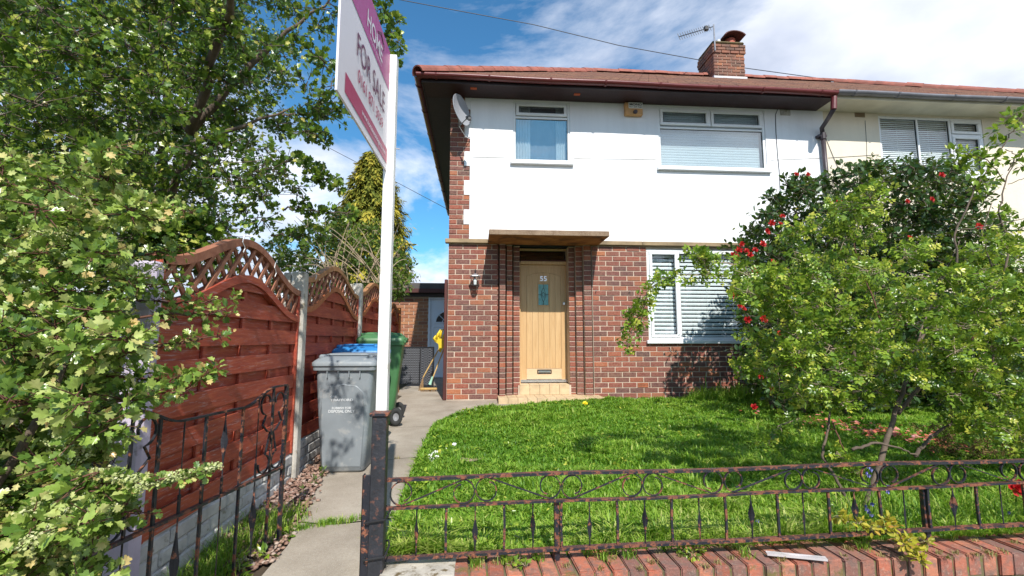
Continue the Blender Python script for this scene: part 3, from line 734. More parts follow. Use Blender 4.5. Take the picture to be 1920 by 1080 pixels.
for px_, py_ in ((888, 166), (1082, 177)):      # orange soffit vents
    p = onZ(px_, py_, 4.89); b = B(); b.bbox(p.x - .05, p.x + .05, p.y - .03, p.y + .03, 4.886, 4.896, .003); b.go('soffit_vent', M['red_orange'], house)
RZ0, RZ1, RY = 5.0, 7.60, 10.8; RX0, RX1 = 2.85, 9.2; EX2 = 12.8
def roofz(y): return RZ0 + (y - 6.80) * (RZ1 - RZ0) / (RY - 6.80)
def slope_tiles(bb, x0f, x1f, n=26, w=.165):
    for r in range(n):
        ya = 6.78 + (RY - 6.78) * r / n; yb = 6.78 + (RY - 6.78) * (r + 1.35) / n; yb = min(yb, RY)
        xa_, xb_ = x0f(ya), x1f(ya); x = xa_ - (w / 2 if r % 2 else 0)
        while x < xb_:
            a = max(x, xa_) + .002; c = min(x + w, xb_) - .002
            if c - a > .02:
                dz = random.uniform(0, .006); za, zb = roofz(ya) + .018 + dz, roofz(yb) + .002
                bb.add([(a, ya, za - .016), (c, ya, za - .016), (c, ya, za), (a, ya, za), (c, yb, zb), (a, yb, zb)], [(0, 1, 2, 3), (3, 2, 4, 5), (0, 3, 5), (1, 4, 2)])
            x += w
t_l = lambda y: EX - .06 + (y - 6.80) * (RX0 - EX) / (RY - 6.80)
t_r = lambda y: EX2 + .06 - (y - 6.80) * (EX2 - RX1) / (RY - 6.80)
b = B(); b.add([(EX - .05, 6.80, RZ0 - .03), (XP, 6.80, RZ0 - .03), (XP, RY, RZ1 - .03), (RX0, RY, RZ1 - .03), (EX - .05, 14.8, RZ0 - .03), (XP, 14.8, RZ0 - .03)],
      [(0, 1, 2, 3), (0, 3, 4), (3, 2, 5, 4)]); roof = b.go('roof', M['tile'], house)
b = B(); slope_tiles(b, t_l, lambda y: XP); b.go('roof_tiles', M['tile'], roof, kind='stuff')
def ridge_tile_mesh(Lt):
    bb = B(); prof = []; n = 8
    for i, y in enumerate((-.01, Lt)):
        for R_ in (.115, .095):
            for j in range(n + 1): a = math.pi * j / n; prof.append((math.cos(a) * R_ * (1 + .04 * (1 - i)), y, math.sin(a) * R_ * (1 + .04 * (1 - i)) - .03))
    k = 2 * (n + 1); Fc = []
    for j in range(n): Fc += [(j, j + 1, j + 1 + k, j + k), (j + n + 1, j + n + 1 + k, j + n + 2 + k, j + n + 2), (j, j + n + 1, j + n + 2, j + 1)]
    bb.add(prof, Fc); me = bpy.data.meshes.new('ridge_tile'); me.from_pydata(bb.v, [], bb.f); me.materials.append(M['ridge']); me.update(); return me
rt = ridge_tile_mesh(.31)
def run_ridge(p0, p1, parent):
    p0 = Vector(p0); p1 = Vector(p1); d = (p1 - p0); n = max(1, int(d.length / .30)); q = d.to_track_quat('Y', 'Z')
    for i in range(n):
        m = Matrix.Translation(p0 + d * i / n + Vector((0, 0, random.uniform(-.008, .008)))) @ q.to_matrix().to_4x4() @ Matrix.Rotation(random.uniform(-.04, .04), 4, 'Y'); meshobj('ridge_tile', rt, parent, m)
run_ridge((EX - .07, 6.76, RZ0 + .0), (RX0, RY, RZ1 + .02), roof); run_ridge((RX0, RY, RZ1 + .02), (XP, RY, RZ1 + .02), roof)

# ---- chimney
CY = 10.45; c0 = onY(1340, 152, CY); c1 = onY(1399, 152, CY); ct = onY(1370, 82, CY).z
zb_ = roofz(CY) - .15
b = B(); b.box(c0.x + .012, c1.x - .012, CY + .012, CY + .78, zb_, ct - .02); chim = b.go('chimney', M['mortar'], house)
b = B(); nr = int((ct - zb_) / .0808)
for k in range(nr):
    z = zb_ + .0808 * (k + .5); e = .025 if k >= nr - 3 else 0
    lay_joined(b, [((q[0]), z, q[2]) for q in courses(c0.x - e, c1.x + e, 0, .08, first=k)], CY - e)
    for q in courses(CY - e, CY + .78 + e, 0, .08, first=k + 1): b.bbox(c0.x - e, c0.x - e + .1, q[0] - q[2] / 2 + .005, q[0] + q[2] / 2 - .005, z - .035, z + .035, .0035)
b.go('chimney_bricks', M['brick_chimney'], house, kind='stuff')
b = B(); b.bbox(c0.x - .01, c1.x + .01, CY - .01, CY + .79, ct - .01, ct + .07, .03); b.go('chimney_cap', M['mossy_brick'], chim)
fl = onY(1340, 143, CY).z
b = B(); b.box(c0.x - .012, c1.x + .02, CY - .03, CY - .012, zb_, fl + .0); b.box(c0.x - .02, c0.x - .012, CY - .03, CY + .3, zb_, fl + .02); b.box(c0.x - .02, c0.x - .012, CY + .3, CY + .7, zb_, fl + .2); b.go('lead_flashing', M['lead'], chim)
pcx = onY(1368, 75, CY + .3).x
b = B(); b.tube([(pcx, CY + .3, ct + .05), (pcx, CY + .3, ct + .30)], [.15, .13], 14); b.tube([(pcx, CY + .58, ct + .05), (pcx, CY + .58, ct + .30)], [.15, .13], 14); b.go('chimney_pot', M['pot'], chim)
b = B()
V = []; n = 9
for y in (CY + .02, CY + .78):
    for j in range(n + 1): a = math.pi * (.12 + .76 * j / n); V.append((pcx + math.cos(a) * .30, y, ct + .22 + math.sin(a) * .17 - (0 if y < CY + .5 else .0)))
    for j in range(n + 1): a = math.pi * (.12 + .76 * j / n); V.append((pcx + math.cos(a) * .28, y, ct + .20 + math.sin(a) * .17))
k = 2 * (n + 1); Fc = []
for j in range(n): Fc += [(j, j + 1, j + 1 + k, j + k), (j + n + 1, j + n + 1 + k, j + n + 2 + k, j + n + 2), (j, j + n + 1, j + n + 2, j + 1)]
Fc += [(0, k, k + n + 1, n + 1), (n, 2 * n + 1, k + 2 * n + 1, k + n)]
b.add(V, Fc); b.go('chimney_cowl', M['pot_dark'], chim)
vp = onY(1345, 70, CY + .15); b = B(); b.tube([(vp.x, CY + .12, ct), (vp.x, CY + .12, ct + .16)], .055, 10); b.go('flue_vent', M['lead'], chim)
# aerial
at = onY(1338, 46, CY - .05); ab = onY(1341, 95, CY - .05)
ae = thing('tv_aerial', 'multi-element television aerial on a short mast strapped to the brick chimney', 'aerial', ab)
b = B(); b.tube([ab, at], .018, 6); b.go('mast', M['grey_metal'], ae)
a0 = onY(1337, 50, CY - .05); a1 = onY(1273, 69, CY - 1.0)
b = B(); b.tube([a0, a1], .011, 5)
for i in range(15):
    t_ = .1 + .9 * (i / 14) ** 1.0; p = a0.lerp(a1, t_); b.tube([p + Vector((.02, -.02, -.09)), p + Vector((-.02, .02, .09))], .006, 4)
b.go('boom', M['black'], ae)
b = B(); pb_ = a0.lerp(a1, .22); b.bbox(pb_.x - .05, pb_.x + .05, pb_.y - .04, pb_.y + .04, pb_.z - .05, pb_.z + .06, .01); b.go('junction_box', M['black'], ae)

# ---- downpipe at the party line
dp = [onY(1564, 186, 6.80), onY(1563, 205, 6.80), onY(1553, 222, 7.0), onY(1541, 240, 7.2), onY(1543, 255, 7.22), onY(1551, 345, 7.22)]
dp.append(Vector((dp[-1].x, 7.22, .1)))
b = B(); b.tube(dp[1:4] + [dp[4]], .036, 10); b.tube([dp[4], dp[5], dp[6]], .036, 10); pipe = b.go('downpipe', M['pipe'], house, True)
b = B(); b.tube([dp[0] + Vector((0, 0, .04)), dp[1]], .045, 10); b.go('gutter_outlet', M['maroon'], house)
b = B(); b.tube([dp[4] + Vector((0, 0, .05)), dp[4] - Vector((0, 0, .06))], .048, 10); b.bbox(dp[4].x - .09, dp[4].x + .06, 7.2, 7.29, dp[4].z - .02, dp[4].z + .02, .004); b.go('pipe_collar', M['pipe'], house)
# vents and cables on the render
p = onY(1471, 210, WY); b = B(); b.box(p.x - .09, p.x + .09, WY - .016, WY, p.z - .07, p.z - .05); b.box(p.x - .09, p.x + .09, WY - .016, WY, p.z + .02, p.z + .04)
for i in range(7): x = p.x - .09 + .17 * i / 6; b.box(x, x + .012, WY - .017, WY, p.z - .06, p.z + .03)
for i in range(3): z = p.z - .04 + .022 * i; b.box(p.x - .09, p.x + .09, WY - .0155, WY, z, z + .008)
b.go('air_vent', M['concrete_post'], house)
cab = [onY(x, y, WY - .018) for x, y in [(1460, 200), (1454, 215), (1455, 250), (1458, 290), (1461, 320), (1463, 360), (1466, 400), (1468, 450)]]
b = B(); b.tube(cab, .0055, 5); b.go('wall_cable', M['wire'], house)
cab = [onY(x, y, WY - .016) for x, y in [(1230, 299), (1150, 298), (1075, 297)]]; b = B(); b.tube(cab, .003, 4)
cab = [onY(x, y, WY - .016) for x, y in [(955, 296), (920, 295), (885, 294)]]; b.tube(cab, .003, 4)
cab = [onY(x, y, WY - .016) for x, y in [(1445, 300), (1500, 298), (1545, 296)]]; b.tube(cab, .003, 4)
cab = [onY(x, y, WY - .016) for x, y in [(1238, 410), (1238, 430), (1240, 452)]]; b.tube(cab, .003, 4); b.go('thin_wire', M['concrete_post'], house)
# small tap-like hooks on brick
for px_, py_ in ((1117, 546), (1180, 547)):
    p = onY(px_, py_, WY - .01); b = B(); b.tube([p, p + Vector((0, -.03, 0)), p + Vector((0, -.03, .02))], .006, 5); b.go('wall_hook', M['chrome'], house)
# ================================================================ NEIGHBOUR HOUSE
nb = thing('neighbouring_house', 'adjoining half of the semi with cream rendered wall and grey gutter, behind the shrubs', 'house', (9, 7.3, 0))
NW = (7.00, 8.98, 3.79, 4.855)
b = B(); wall_holes(b, XP + .002, 12.4, -.1, ZS + .02, WY - .004, .24, [NW]); b.go('wall', M['cream'], nb)
b = B(); b.box(XP + .2, 12.2, 8.4, 8.5, 2.6, ZS); b.box(12.2, 12.4, 7.55, 14.3, -.1, ZS); b.go('interior', M['dark_room'], nb)
x0, x1, z0, z1 = NW
window(nb, NW, [(x0 + .045, 7.72, z0 + .045, z1 - .04, False), (7.76, 8.34, z0 + .045, z1 - .04, False), (8.38, x1 - .045, 4.57, z1 - .04, True), (8.38, x1 - .045, z0 + .045, 4.53, True)], WY, 'glass', blind=(.036, .033, .45, .10))
eaves(nb, XP - .12, 12.8, M['upvc_cream'], M['upvc_cream'], None)
gutter(nb, (5.83, GY - .075, 4.975), (12.85, GY - .075, 4.955), M['grey_gutter'], (0, -1, 0), .06)
b = B(); b.add([(XP, 6.80, RZ0 - .03), (EX2, 6.80, RZ0 - .03), (RX1, RY, RZ1 - .03), (XP, RY, RZ1 - .03), (EX2, 14.8, RZ0 - .03), (XP, 14.8, RZ0 - .03)],
      [(0, 1, 2, 3), (1, 4, 2), (3, 2, 4, 5)]); roof2 = b.go('roof', M['tile'], nb)
b = B(); slope_tiles(b, lambda y: XP, t_r); b.go('roof_tiles', M['tile'], roof2, kind='stuff')
run_ridge((XP + .05, RY, RZ1 + .02), (RX1, RY, RZ1 + .02), roof2); run_ridge((RX1, RY, RZ1 + .02), (EX2, 6.8, RZ0), roof2)
p = onY(1612, 215, WY); b = B(); b.box(p.x - .1, p.x + .09, WY - .008, WY - .002, p.z - .05, p.z + .06)
for i in range(5): z = p.z - .04 + .02 * i; b.box(p.x - .085, p.x + .075, WY - .013, WY - .007, z, z + .008)
b.go('air_vent', M['stone_band'], nb)
cab = [onY(x, y, WY - .012) for x, y in [(1548, 258), (1565, 300), (1585, 345)]]; b = B(); b.tube(cab, .004, 4)
cab = [onY(x, y, WY - .010) for x, y in [(1553, 296), (1600, 293), (1648, 290)]]; b.tube(cab, .003, 4); cab = [onY(x, y, WY - .01) for x, y in [(1622, 226), (1625, 270), (1626, 330)]]; b.tube(cab, .003, 4); b.go('wall_cable', M['wire'], nb)

# ================================================================ GARAGE behind
gar = thing('garage', 'low flat-roofed garage of orange brick behind the side path', 'garage', (-1.5, 11.5, 0))
GA = -2.6; GB = -1.21; ZG = 1.98
b = B(); b.box(GA, GB, 11.508, 11.75, 0, ZG); gwall = b.go('wall', M['mortar'], gar)
gm_ = brick_mesh('garage_brick', .218, .08, .0698, M['brick_garage'])
gl = courses(GA, GB, .0, ZG); gl = sorted(gl, key=lambda q: -q[0])[:250]; lay_single(gl, 11.5, gwall, gm_, .218)
b = B(); b.bbox(GA - .1, 1.5, 11.30, 14.6, 2.13, 2.30, .01); b.go('flat_roof', M['felt'], gar)
b = B(); b.bbox(GA - .1, 1.5, 11.28, 11.298, 2.06, 2.16, .004); b.go('fascia', M['darkred_timber'], gar)
b = B(); b.box(GA, 1.5, 11.4, 11.6, ZG, 2.13); b.go('lintel', M['dark_fascia'], gar)
b = B(); b.box(-.3, 1.5, 11.5, 11.7, 0, ZG); b.go('side_panel', M['darkred_timber'], gar)
# white plastic door with arched light
gdx0, gdx1 = GB + .0, -.32
b = B(); frame_of(b, gdx0, gdx1, .02, ZG - .01, .055, 11.47, 11.56); b.go('door_frame', M['white_door'], gar)
b = B(); b.bbox(gdx0 + .05, gdx1 - .05, 11.50, 11.55, .05, ZG - .06, .004); gd = b.go('door', M['white_door'], gar)
b = B()
dcx = (gdx0 + gdx1) / 2
for x0_, x1_, z0_, z1_ in ((gdx0 + .12, dcx - .03, .20, 1.25), (dcx + .03, gdx1 - .12, .20, 1.25)): frame_of(b, x0_, x1_, z0_, z1_, .02, 11.49, 11.51)
b.go('door_moulding', M['white_door'], gd)
V = [(dcx, 11.496, 1.35)]; n = 12
for j in range(n + 1): a = math.pi * j / n; V.append((dcx + math.cos(a) * .27, 11.496, 1.35 + math.sin(a) * .27))
mk('fanlight', V, [(0, j, j + 1) for j in range(1, n + 1)], M['ink'], gd)
b = B(); pts = [(dcx + math.cos(math.pi * j / 14) * .27, 11.488, 1.35 + math.sin(math.pi * j / 14) * .27) for j in range(15)]; b.tube(pts, .016, 6); b.tube([(dcx - .27, 11.488, 1.35), (dcx + .27, 11.488, 1.35)], .014, 6)
for an in (45, 90, 135): b.tube([(dcx, 11.488, 1.35), (dcx + .27 * math.cos(math.radians(an)), 11.488, 1.35 + .27 * math.sin(math.radians(an)))], .010, 5)
pts = [(dcx + math.cos(math.pi * j / 10) * .10, 11.486, 1.35 + math.sin(math.pi * j / 10) * .10) for j in range(11)]; b.tube(pts, .010, 5); b.go('glazing_bars', M['white_door'], gd)
# dark timber gate post beside the house corner, and folded woven panels
b = B(); b.bbox(XL - .055, XL - .006, 7.34, 7.42, 0, 1.88, .006); tag(b.go('gate_post', M['darkred_timber']), 'dark red timber gate post fixed to the brick corner of the house', 'post')
# ================================================================ FRONT WALL with iron railing
fw = thing('garden_wall', 'low red brick garden wall with on-edge coping bricks under the iron railing', 'wall', (1.5, 2.3, -.55))
SK = math.radians(1.0)                                  # wall runs very slightly askew to the house
def wl(x, y, z): return Vector((x, y + (x + .4) * math.tan(SK), z))
b = B(); Mw = Matrix.Translation((-.4, 0, 0)) @ Matrix.Rotation(SK, 4, 'Z') @ Matrix.Translation((.4, 0, 0))
b.box(-.06, 5.0, 2.205, 2.40, -.62, -.137, Mw); b.go('wall_core', M['mortar_dark'], fw)
b = B()
for k in range(4):
    z = -.235 - .0808 * k - .0404 * 0
    for q in courses(-.07, 5.0, 0, .08, first=k):
        b.bbox(q[0] - q[2] / 2 + .005, q[0] + q[2] / 2 - .005, 2.195, 2.29, z - .075, z - .004, .004, Mw)
b.go('brick_courses', M['coping'], fw, kind='stuff')
me_c = []
for s_i in range(5):      # five hand-shaped coping bricks, worn in different places
    bm = bmesh.new(); bmesh.ops.create_cube(bm, size=1)
    for v in bm.verts: v.co = Vector((v.co.x * .0715, v.co.y * .222, v.co.z * .105 + .0525))
    bmesh.ops.bevel(bm, geom=bm.edges[:], offset=.005, segments=2, affect='EDGES'); r_ = random.Random(s_i)
    for v in bm.verts: v.co += Vector((r_.uniform(-.0015, .0015), r_.uniform(-.002, .002), r_.uniform(-.002, .0015)))
    me = bpy.data.meshes.new('coping_brick'); bm.to_mesh(me); bm.free(); me.materials.append(M['coping']); me_c.append(me)
x = -.032
while x < 4.9:
    h = random.uniform(-.005, .004)
    m = Mw @ Matrix.Translation((x, 2.307 + random.uniform(-.005, .005), -.228 + h)) @ Euler((random.uniform(-.02, .02), random.uniform(-.015, .015), random.uniform(-.03, .03))).to_matrix().to_4x4()
    meshobj('brick', random.choice(me_c), fw, m); x += .0815
# concrete block at the end of the wall
bm = bmesh.new(); bmesh.ops.create_cube(bm, size=1)
for v in bm.verts: v.co = Vector((v.co.x * .37, v.co.y * .34, v.co.z * .34))
bmesh.ops.bevel(bm, geom=bm.edges[:], offset=.02, segments=3, affect='EDGES')
bmesh.ops.subdivide_edges(bm, edges=bm.edges[:], cuts=3, use_grid_fill=True)
for v in bm.verts: v.co += Vector((random.uniform(-.003, .003), random.uniform(-.003, .003), random.uniform(-.003, .003)))
me = bpy.data.meshes.new('concrete_block'); bm.to_mesh(me); bm.free(); me.materials.append(M['lichen_concrete'])
for p_ in me.polygons: p_.use_smooth = True
cbk = meshobj('concrete_block', me, None, Matrix.Translation((-.262, 2.30, -.285))); tag(cbk, 'lichen-spotted concrete block at the foot of the rusty gate post', 'block')
b = B(); b.box(-.44, -.075, 2.14, 2.46, -.62, -.45); b.go('footing', M['lichen_concrete'], fw)

RYY = 2.33
rail = thing('iron_railing', 'low rusty wrought-iron railing with scrolls standing on the brick garden wall', 'railing', (1.2, RYY, -.1))
XA = -.425
def rl(pts, w, h, name, mat='iron'):
    b = B(); b.strip(pts, w, h, (0, 1, 0)); return b.go(name, M[mat], rail)
def zt_(x): return .272 + (x + .42) * .0085 + .004 * math.sin(x * 4)
def zm_(x): return .141 + (x + .42) * .0131 + .003 * math.sin(x * 5)
def zb2(x): return -.085 + (x + .42) * .0184 + .003 * math.sin(x * 3)
xs = lin(XA, 4.6, 40)
rl([(x, RYY, zt_(x)) for x in xs], .030, .013, 'top_rail'); rl([(x, RYY, zm_(x)) for x in xs], .026, .010, 'middle_rail'); rl([(x, RYY, zb2(x)) for x in xs], .030, .012, 'bottom_rail')
barpx = [781.5, 837, 891, 945, 999, 1053, 1105, 1157, 1209, 1260, 1311, 1360, 1409, 1459, 1507, 1555, 1604, 1651, 1697, 1743, 1790, 1835, 1880, 1924]
bx = [onY(p, 965, RYY).x for p in barpx]
while bx[-1] < 4.5: bx.append(bx[-1] + .118)
def leafbar(bb, x, y, z0, z1, flip, wmax=.0135, along=Vector((1, 0, 0))):
    """bar hammered to a twisted leaf in the middle"""
    n = 22; V = []; Fc = []; side = along.normalized(); dep = side.cross(Vector((0, 0, 1)))
    for i in range(n):
        t_ = i / (n - 1); z = z0 + (z1 - z0) * t_; u = max(0, 1 - abs(t_ - (.55 if flip else .45)) / .30); w = .0035 + wmax * (u ** 1.2); th = .0035 - .0015 * u
        a = t_ * (1.5 if flip else -1.2); sd_ = side * math.cos(a) + dep * math.sin(a); dd = dep * math.cos(a) - side * math.sin(a); c = Vector((x, y, z))
        V += [c + sd_ * w, c + dd * th, c - sd_ * w, c - dd * th]
    for i in range(n - 1):
        for j in range(4): a = i * 4 + j; b2 = i * 4 + (j + 1) % 4; Fc.append((a, b2, b2 + 4, a + 4))
    bb.add(V, Fc)
for i, x in enumerate(bx):
    b = B(); z0_, z1_ = zb2(x), zm_(x)
    if i % 2 == 0: leafbar(b, x, RYY, z0_, z1_, i % 4 == 0); b.go('leaf_bar', M['iron_black'], rail)
    else:
        w = .0052; tw = random.uniform(-.004, .004)
        b.strip([(x + tw * 0, RYY, z0_), (x + tw, RYY, (z0_ + z1_) / 2), (x, RYY, z1_)], .011, .011, (0, 1, 0)); b.go('bar', M['iron'], rail)
for px_ in (1045, 1742):
    x = onY(px_, 965, RYY).x; b = B(); b.bbox(x - .013, x + .013, RYY + .008, RYY + .034, -.16, zm_(x) - .003, .002); b.go('support_post', M['iron'], rail)
nodes = [onY(p, 920, RYY).x for p in (731, 891, 1052, 1205, 1357, 1505, 1650, 1783, 1912)]
while nodes[-1] < 4.4: nodes.append(nodes[-1] + .33)
def scroll_pts(s0, s1, h, flip):
    R_ = h * .47; pts = []
    c0 = Vector((s0 + R_, h / 2)); c1 = Vector((s1 - R_, h / 2)); n = 18
    for i in range(n + 1):       # right of the first node: free end inside, round the bottom and up over the top
        a = math.radians(75 - (360 - 15) * i / n); rr = R_ * (.62 + .38 * min(1, i / (n * .45)))
        pts.append(c0 + Vector((math.cos(a), math.sin(a))) * rr)
    m = c0 + Vector((math.cos(math.radians(75)), math.sin(math.radians(75)))) * R_
    q0 = pts[-1]; 
    mirror = [Vector((s0 + s1 - p.x, h - p.y)) for p in reversed(pts)]
    out = pts + [pts[-1].lerp(mirror[0], .33) , pts[-1].lerp(mirror[0], .66)] + mirror
    return [Vector((p.x, h - p.y)) if flip else p for p in out]
for i, (s0, s1) in enumerate(zip(nodes, nodes[1:])):
    h = zt_(s0) - zm_(s0) - .013
    pts = [(p.x, RYY + (.003 if i % 2 else -.003), zm_((s0 + s1) / 2) + .007 + p.y + (p.x - (s0 + s1) / 2) * .011) for p in scroll_pts(s0 + .003, s1 - .003, h, i % 2 == 0)]
    b = B(); b.strip(pts, .011, .005, (0, 1, 0)); b.go('scroll', M['iron_black'] if i % 3 else M['iron'], rail)
# gate post, with latch plate
gp = thing('gate_post', 'rusty black iron gate post with a flat rusted cap beside the sign pole', 'post', (-.452, 2.28, -.6))
b = B(); b.bbox(-.486, -.420, 2.25, 2.315, -.6, .575, .003); b.go('post_shaft', M['iron_post'], gp)
b = B(); b.bbox(-.497, -.410, 2.24, 2.325, .575, .592, .003); b.go('cap', M['iron'], gp)
b = B(); b.bbox(-.524, -.4865, 2.262, 2.272, -.13, .31, .002); b.bbox(-.524, -.518, 2.262, 2.30, -.13, .31, .002, None); b.go('latch_plate', M['iron_black'], gp)

# ================================================================ GATE, standing open
PF = Vector((-1.08, 2.77, 0)); PN = Vector((-1.262, 1.70, 0)); gd_ = (PF - PN).normalized(); gn = gd_.cross(Vector((0, 0, 1)))
GL = (PF - PN).length
gate = thing('iron_gate', 'open wrought-iron garden gate with scrolls, black paint peeling to rust, against the fence', 'gate', PN + Vector((0, 0, -.2)))
def gpnt(s_, z): p = PN + gd_ * s_; return Vector((p.x, p.y, z))
def topz(s_): u = abs(s_ / GL - .5) * 2; return .60 + (.075 * (1 - math.cos(math.pi * min(1, max(0, (u - .35) / .45)))) / 2 if u > .35 else 0)
ZG0, ZG1 = -.19, .226
def gs(px, py): p = onPl(px, py, PN, gn); return (p - PN).dot(gd_)
def gstrip(pts, w, h, name, mat='iron_black'): b = B(); b.strip(pts, w, h, gn); return b.go(name, M[mat], gate)
gstrip([gpnt(s_, topz(s_)) for s_ in lin(0, GL, 40)], .016, .009, 'top_rail')
gstrip([gpnt(0, ZG1), gpnt(GL, ZG1)], .022, .012, 'middle_rail', 'iron'); gstrip([gpnt(0, ZG0), gpnt(GL, ZG0)], .024, .014, 'bottom_rail', 'iron')
gstrip([gpnt(GL, ZG0), gpnt(GL, topz(GL))], .016, .022, 'stile', 'iron'); gstrip([gpnt(0, ZG0 - .05), gpnt(0, topz(0))], .016, .022, 'stile', 'iron')
nb_ = 9
for i in range(1, nb_):
    s_ = GL * i / nb_; b = B()
    if i % 2 == 0: b.strip([gpnt(s_, ZG1), gpnt(s_, topz(s_))], .010, .012, gn); b.strip([gpnt(s_, ZG0), gpnt(s_, ZG1)], .011, .011, gn)
    else:
        if i in (3, 5, 7): leafbar(b, gpnt(s_, 0).x, gpnt(s_, 0).y, ZG1 + .07, topz(s_), i % 4 == 1, .012, gd_); 
        b.strip([gpnt(s_, ZG1), gpnt(s_, topz(s_) if i in (1,) else ZG1 + .08)], .008, .010, gn)
        leafbar(b, gpnt(s_, 0).x, gpnt(s_, 0).y, ZG0, ZG1, i % 4 == 3, .014, gd_)
    b.go('bar', M['iron_black'] if i % 2 else M['iron'], gate)
def gscroll(s0, s1, z0, z1, fl):
    """lyre shaped pair of scrolls between two bars"""
    sc = (s0 + s1) / 2
    for sg in (-1, 1):
        hw_ = (s1 - s0) / 2; pts = []
        for i in range(15): a = math.radians(200 - 290 * i / 14); r_ = hw_ * (.28 + .22 * i / 14); pts.append((hw_ * .5 + math.cos(a) * r_, z1 - hw_ * .62 + math.sin(a) * r_ * 1.1))
        pts += [(hw_ * .75, z1 - hw_ * 1.6), (hw_ * .35, (z0 + z1) / 2 + .0)]
        pts += [(hw_ * .12, z0 + hw_ * 1.9)]
        for i in range(13): a = math.radians(100 + 270 * i / 12 * 1); r_ = hw_ * .42; pts.append((hw_ * .50 + math.cos(a) * r_, z0 + hw_ * .48 + math.sin(a) * r_))
        b = B(); b.strip([gpnt(sc + sg * p[0], p[1]) for p in pts], .010, .005, gn); b.go('scroll', M['iron_black'], gate)
gscroll(GL * 7 / nb_ + .01, GL - .012, ZG1 + .006, topz(GL) - .012, 1); gscroll(.012, GL * 2 / nb_ - .01, ZG1 + .006, topz(0) - .012, 1)

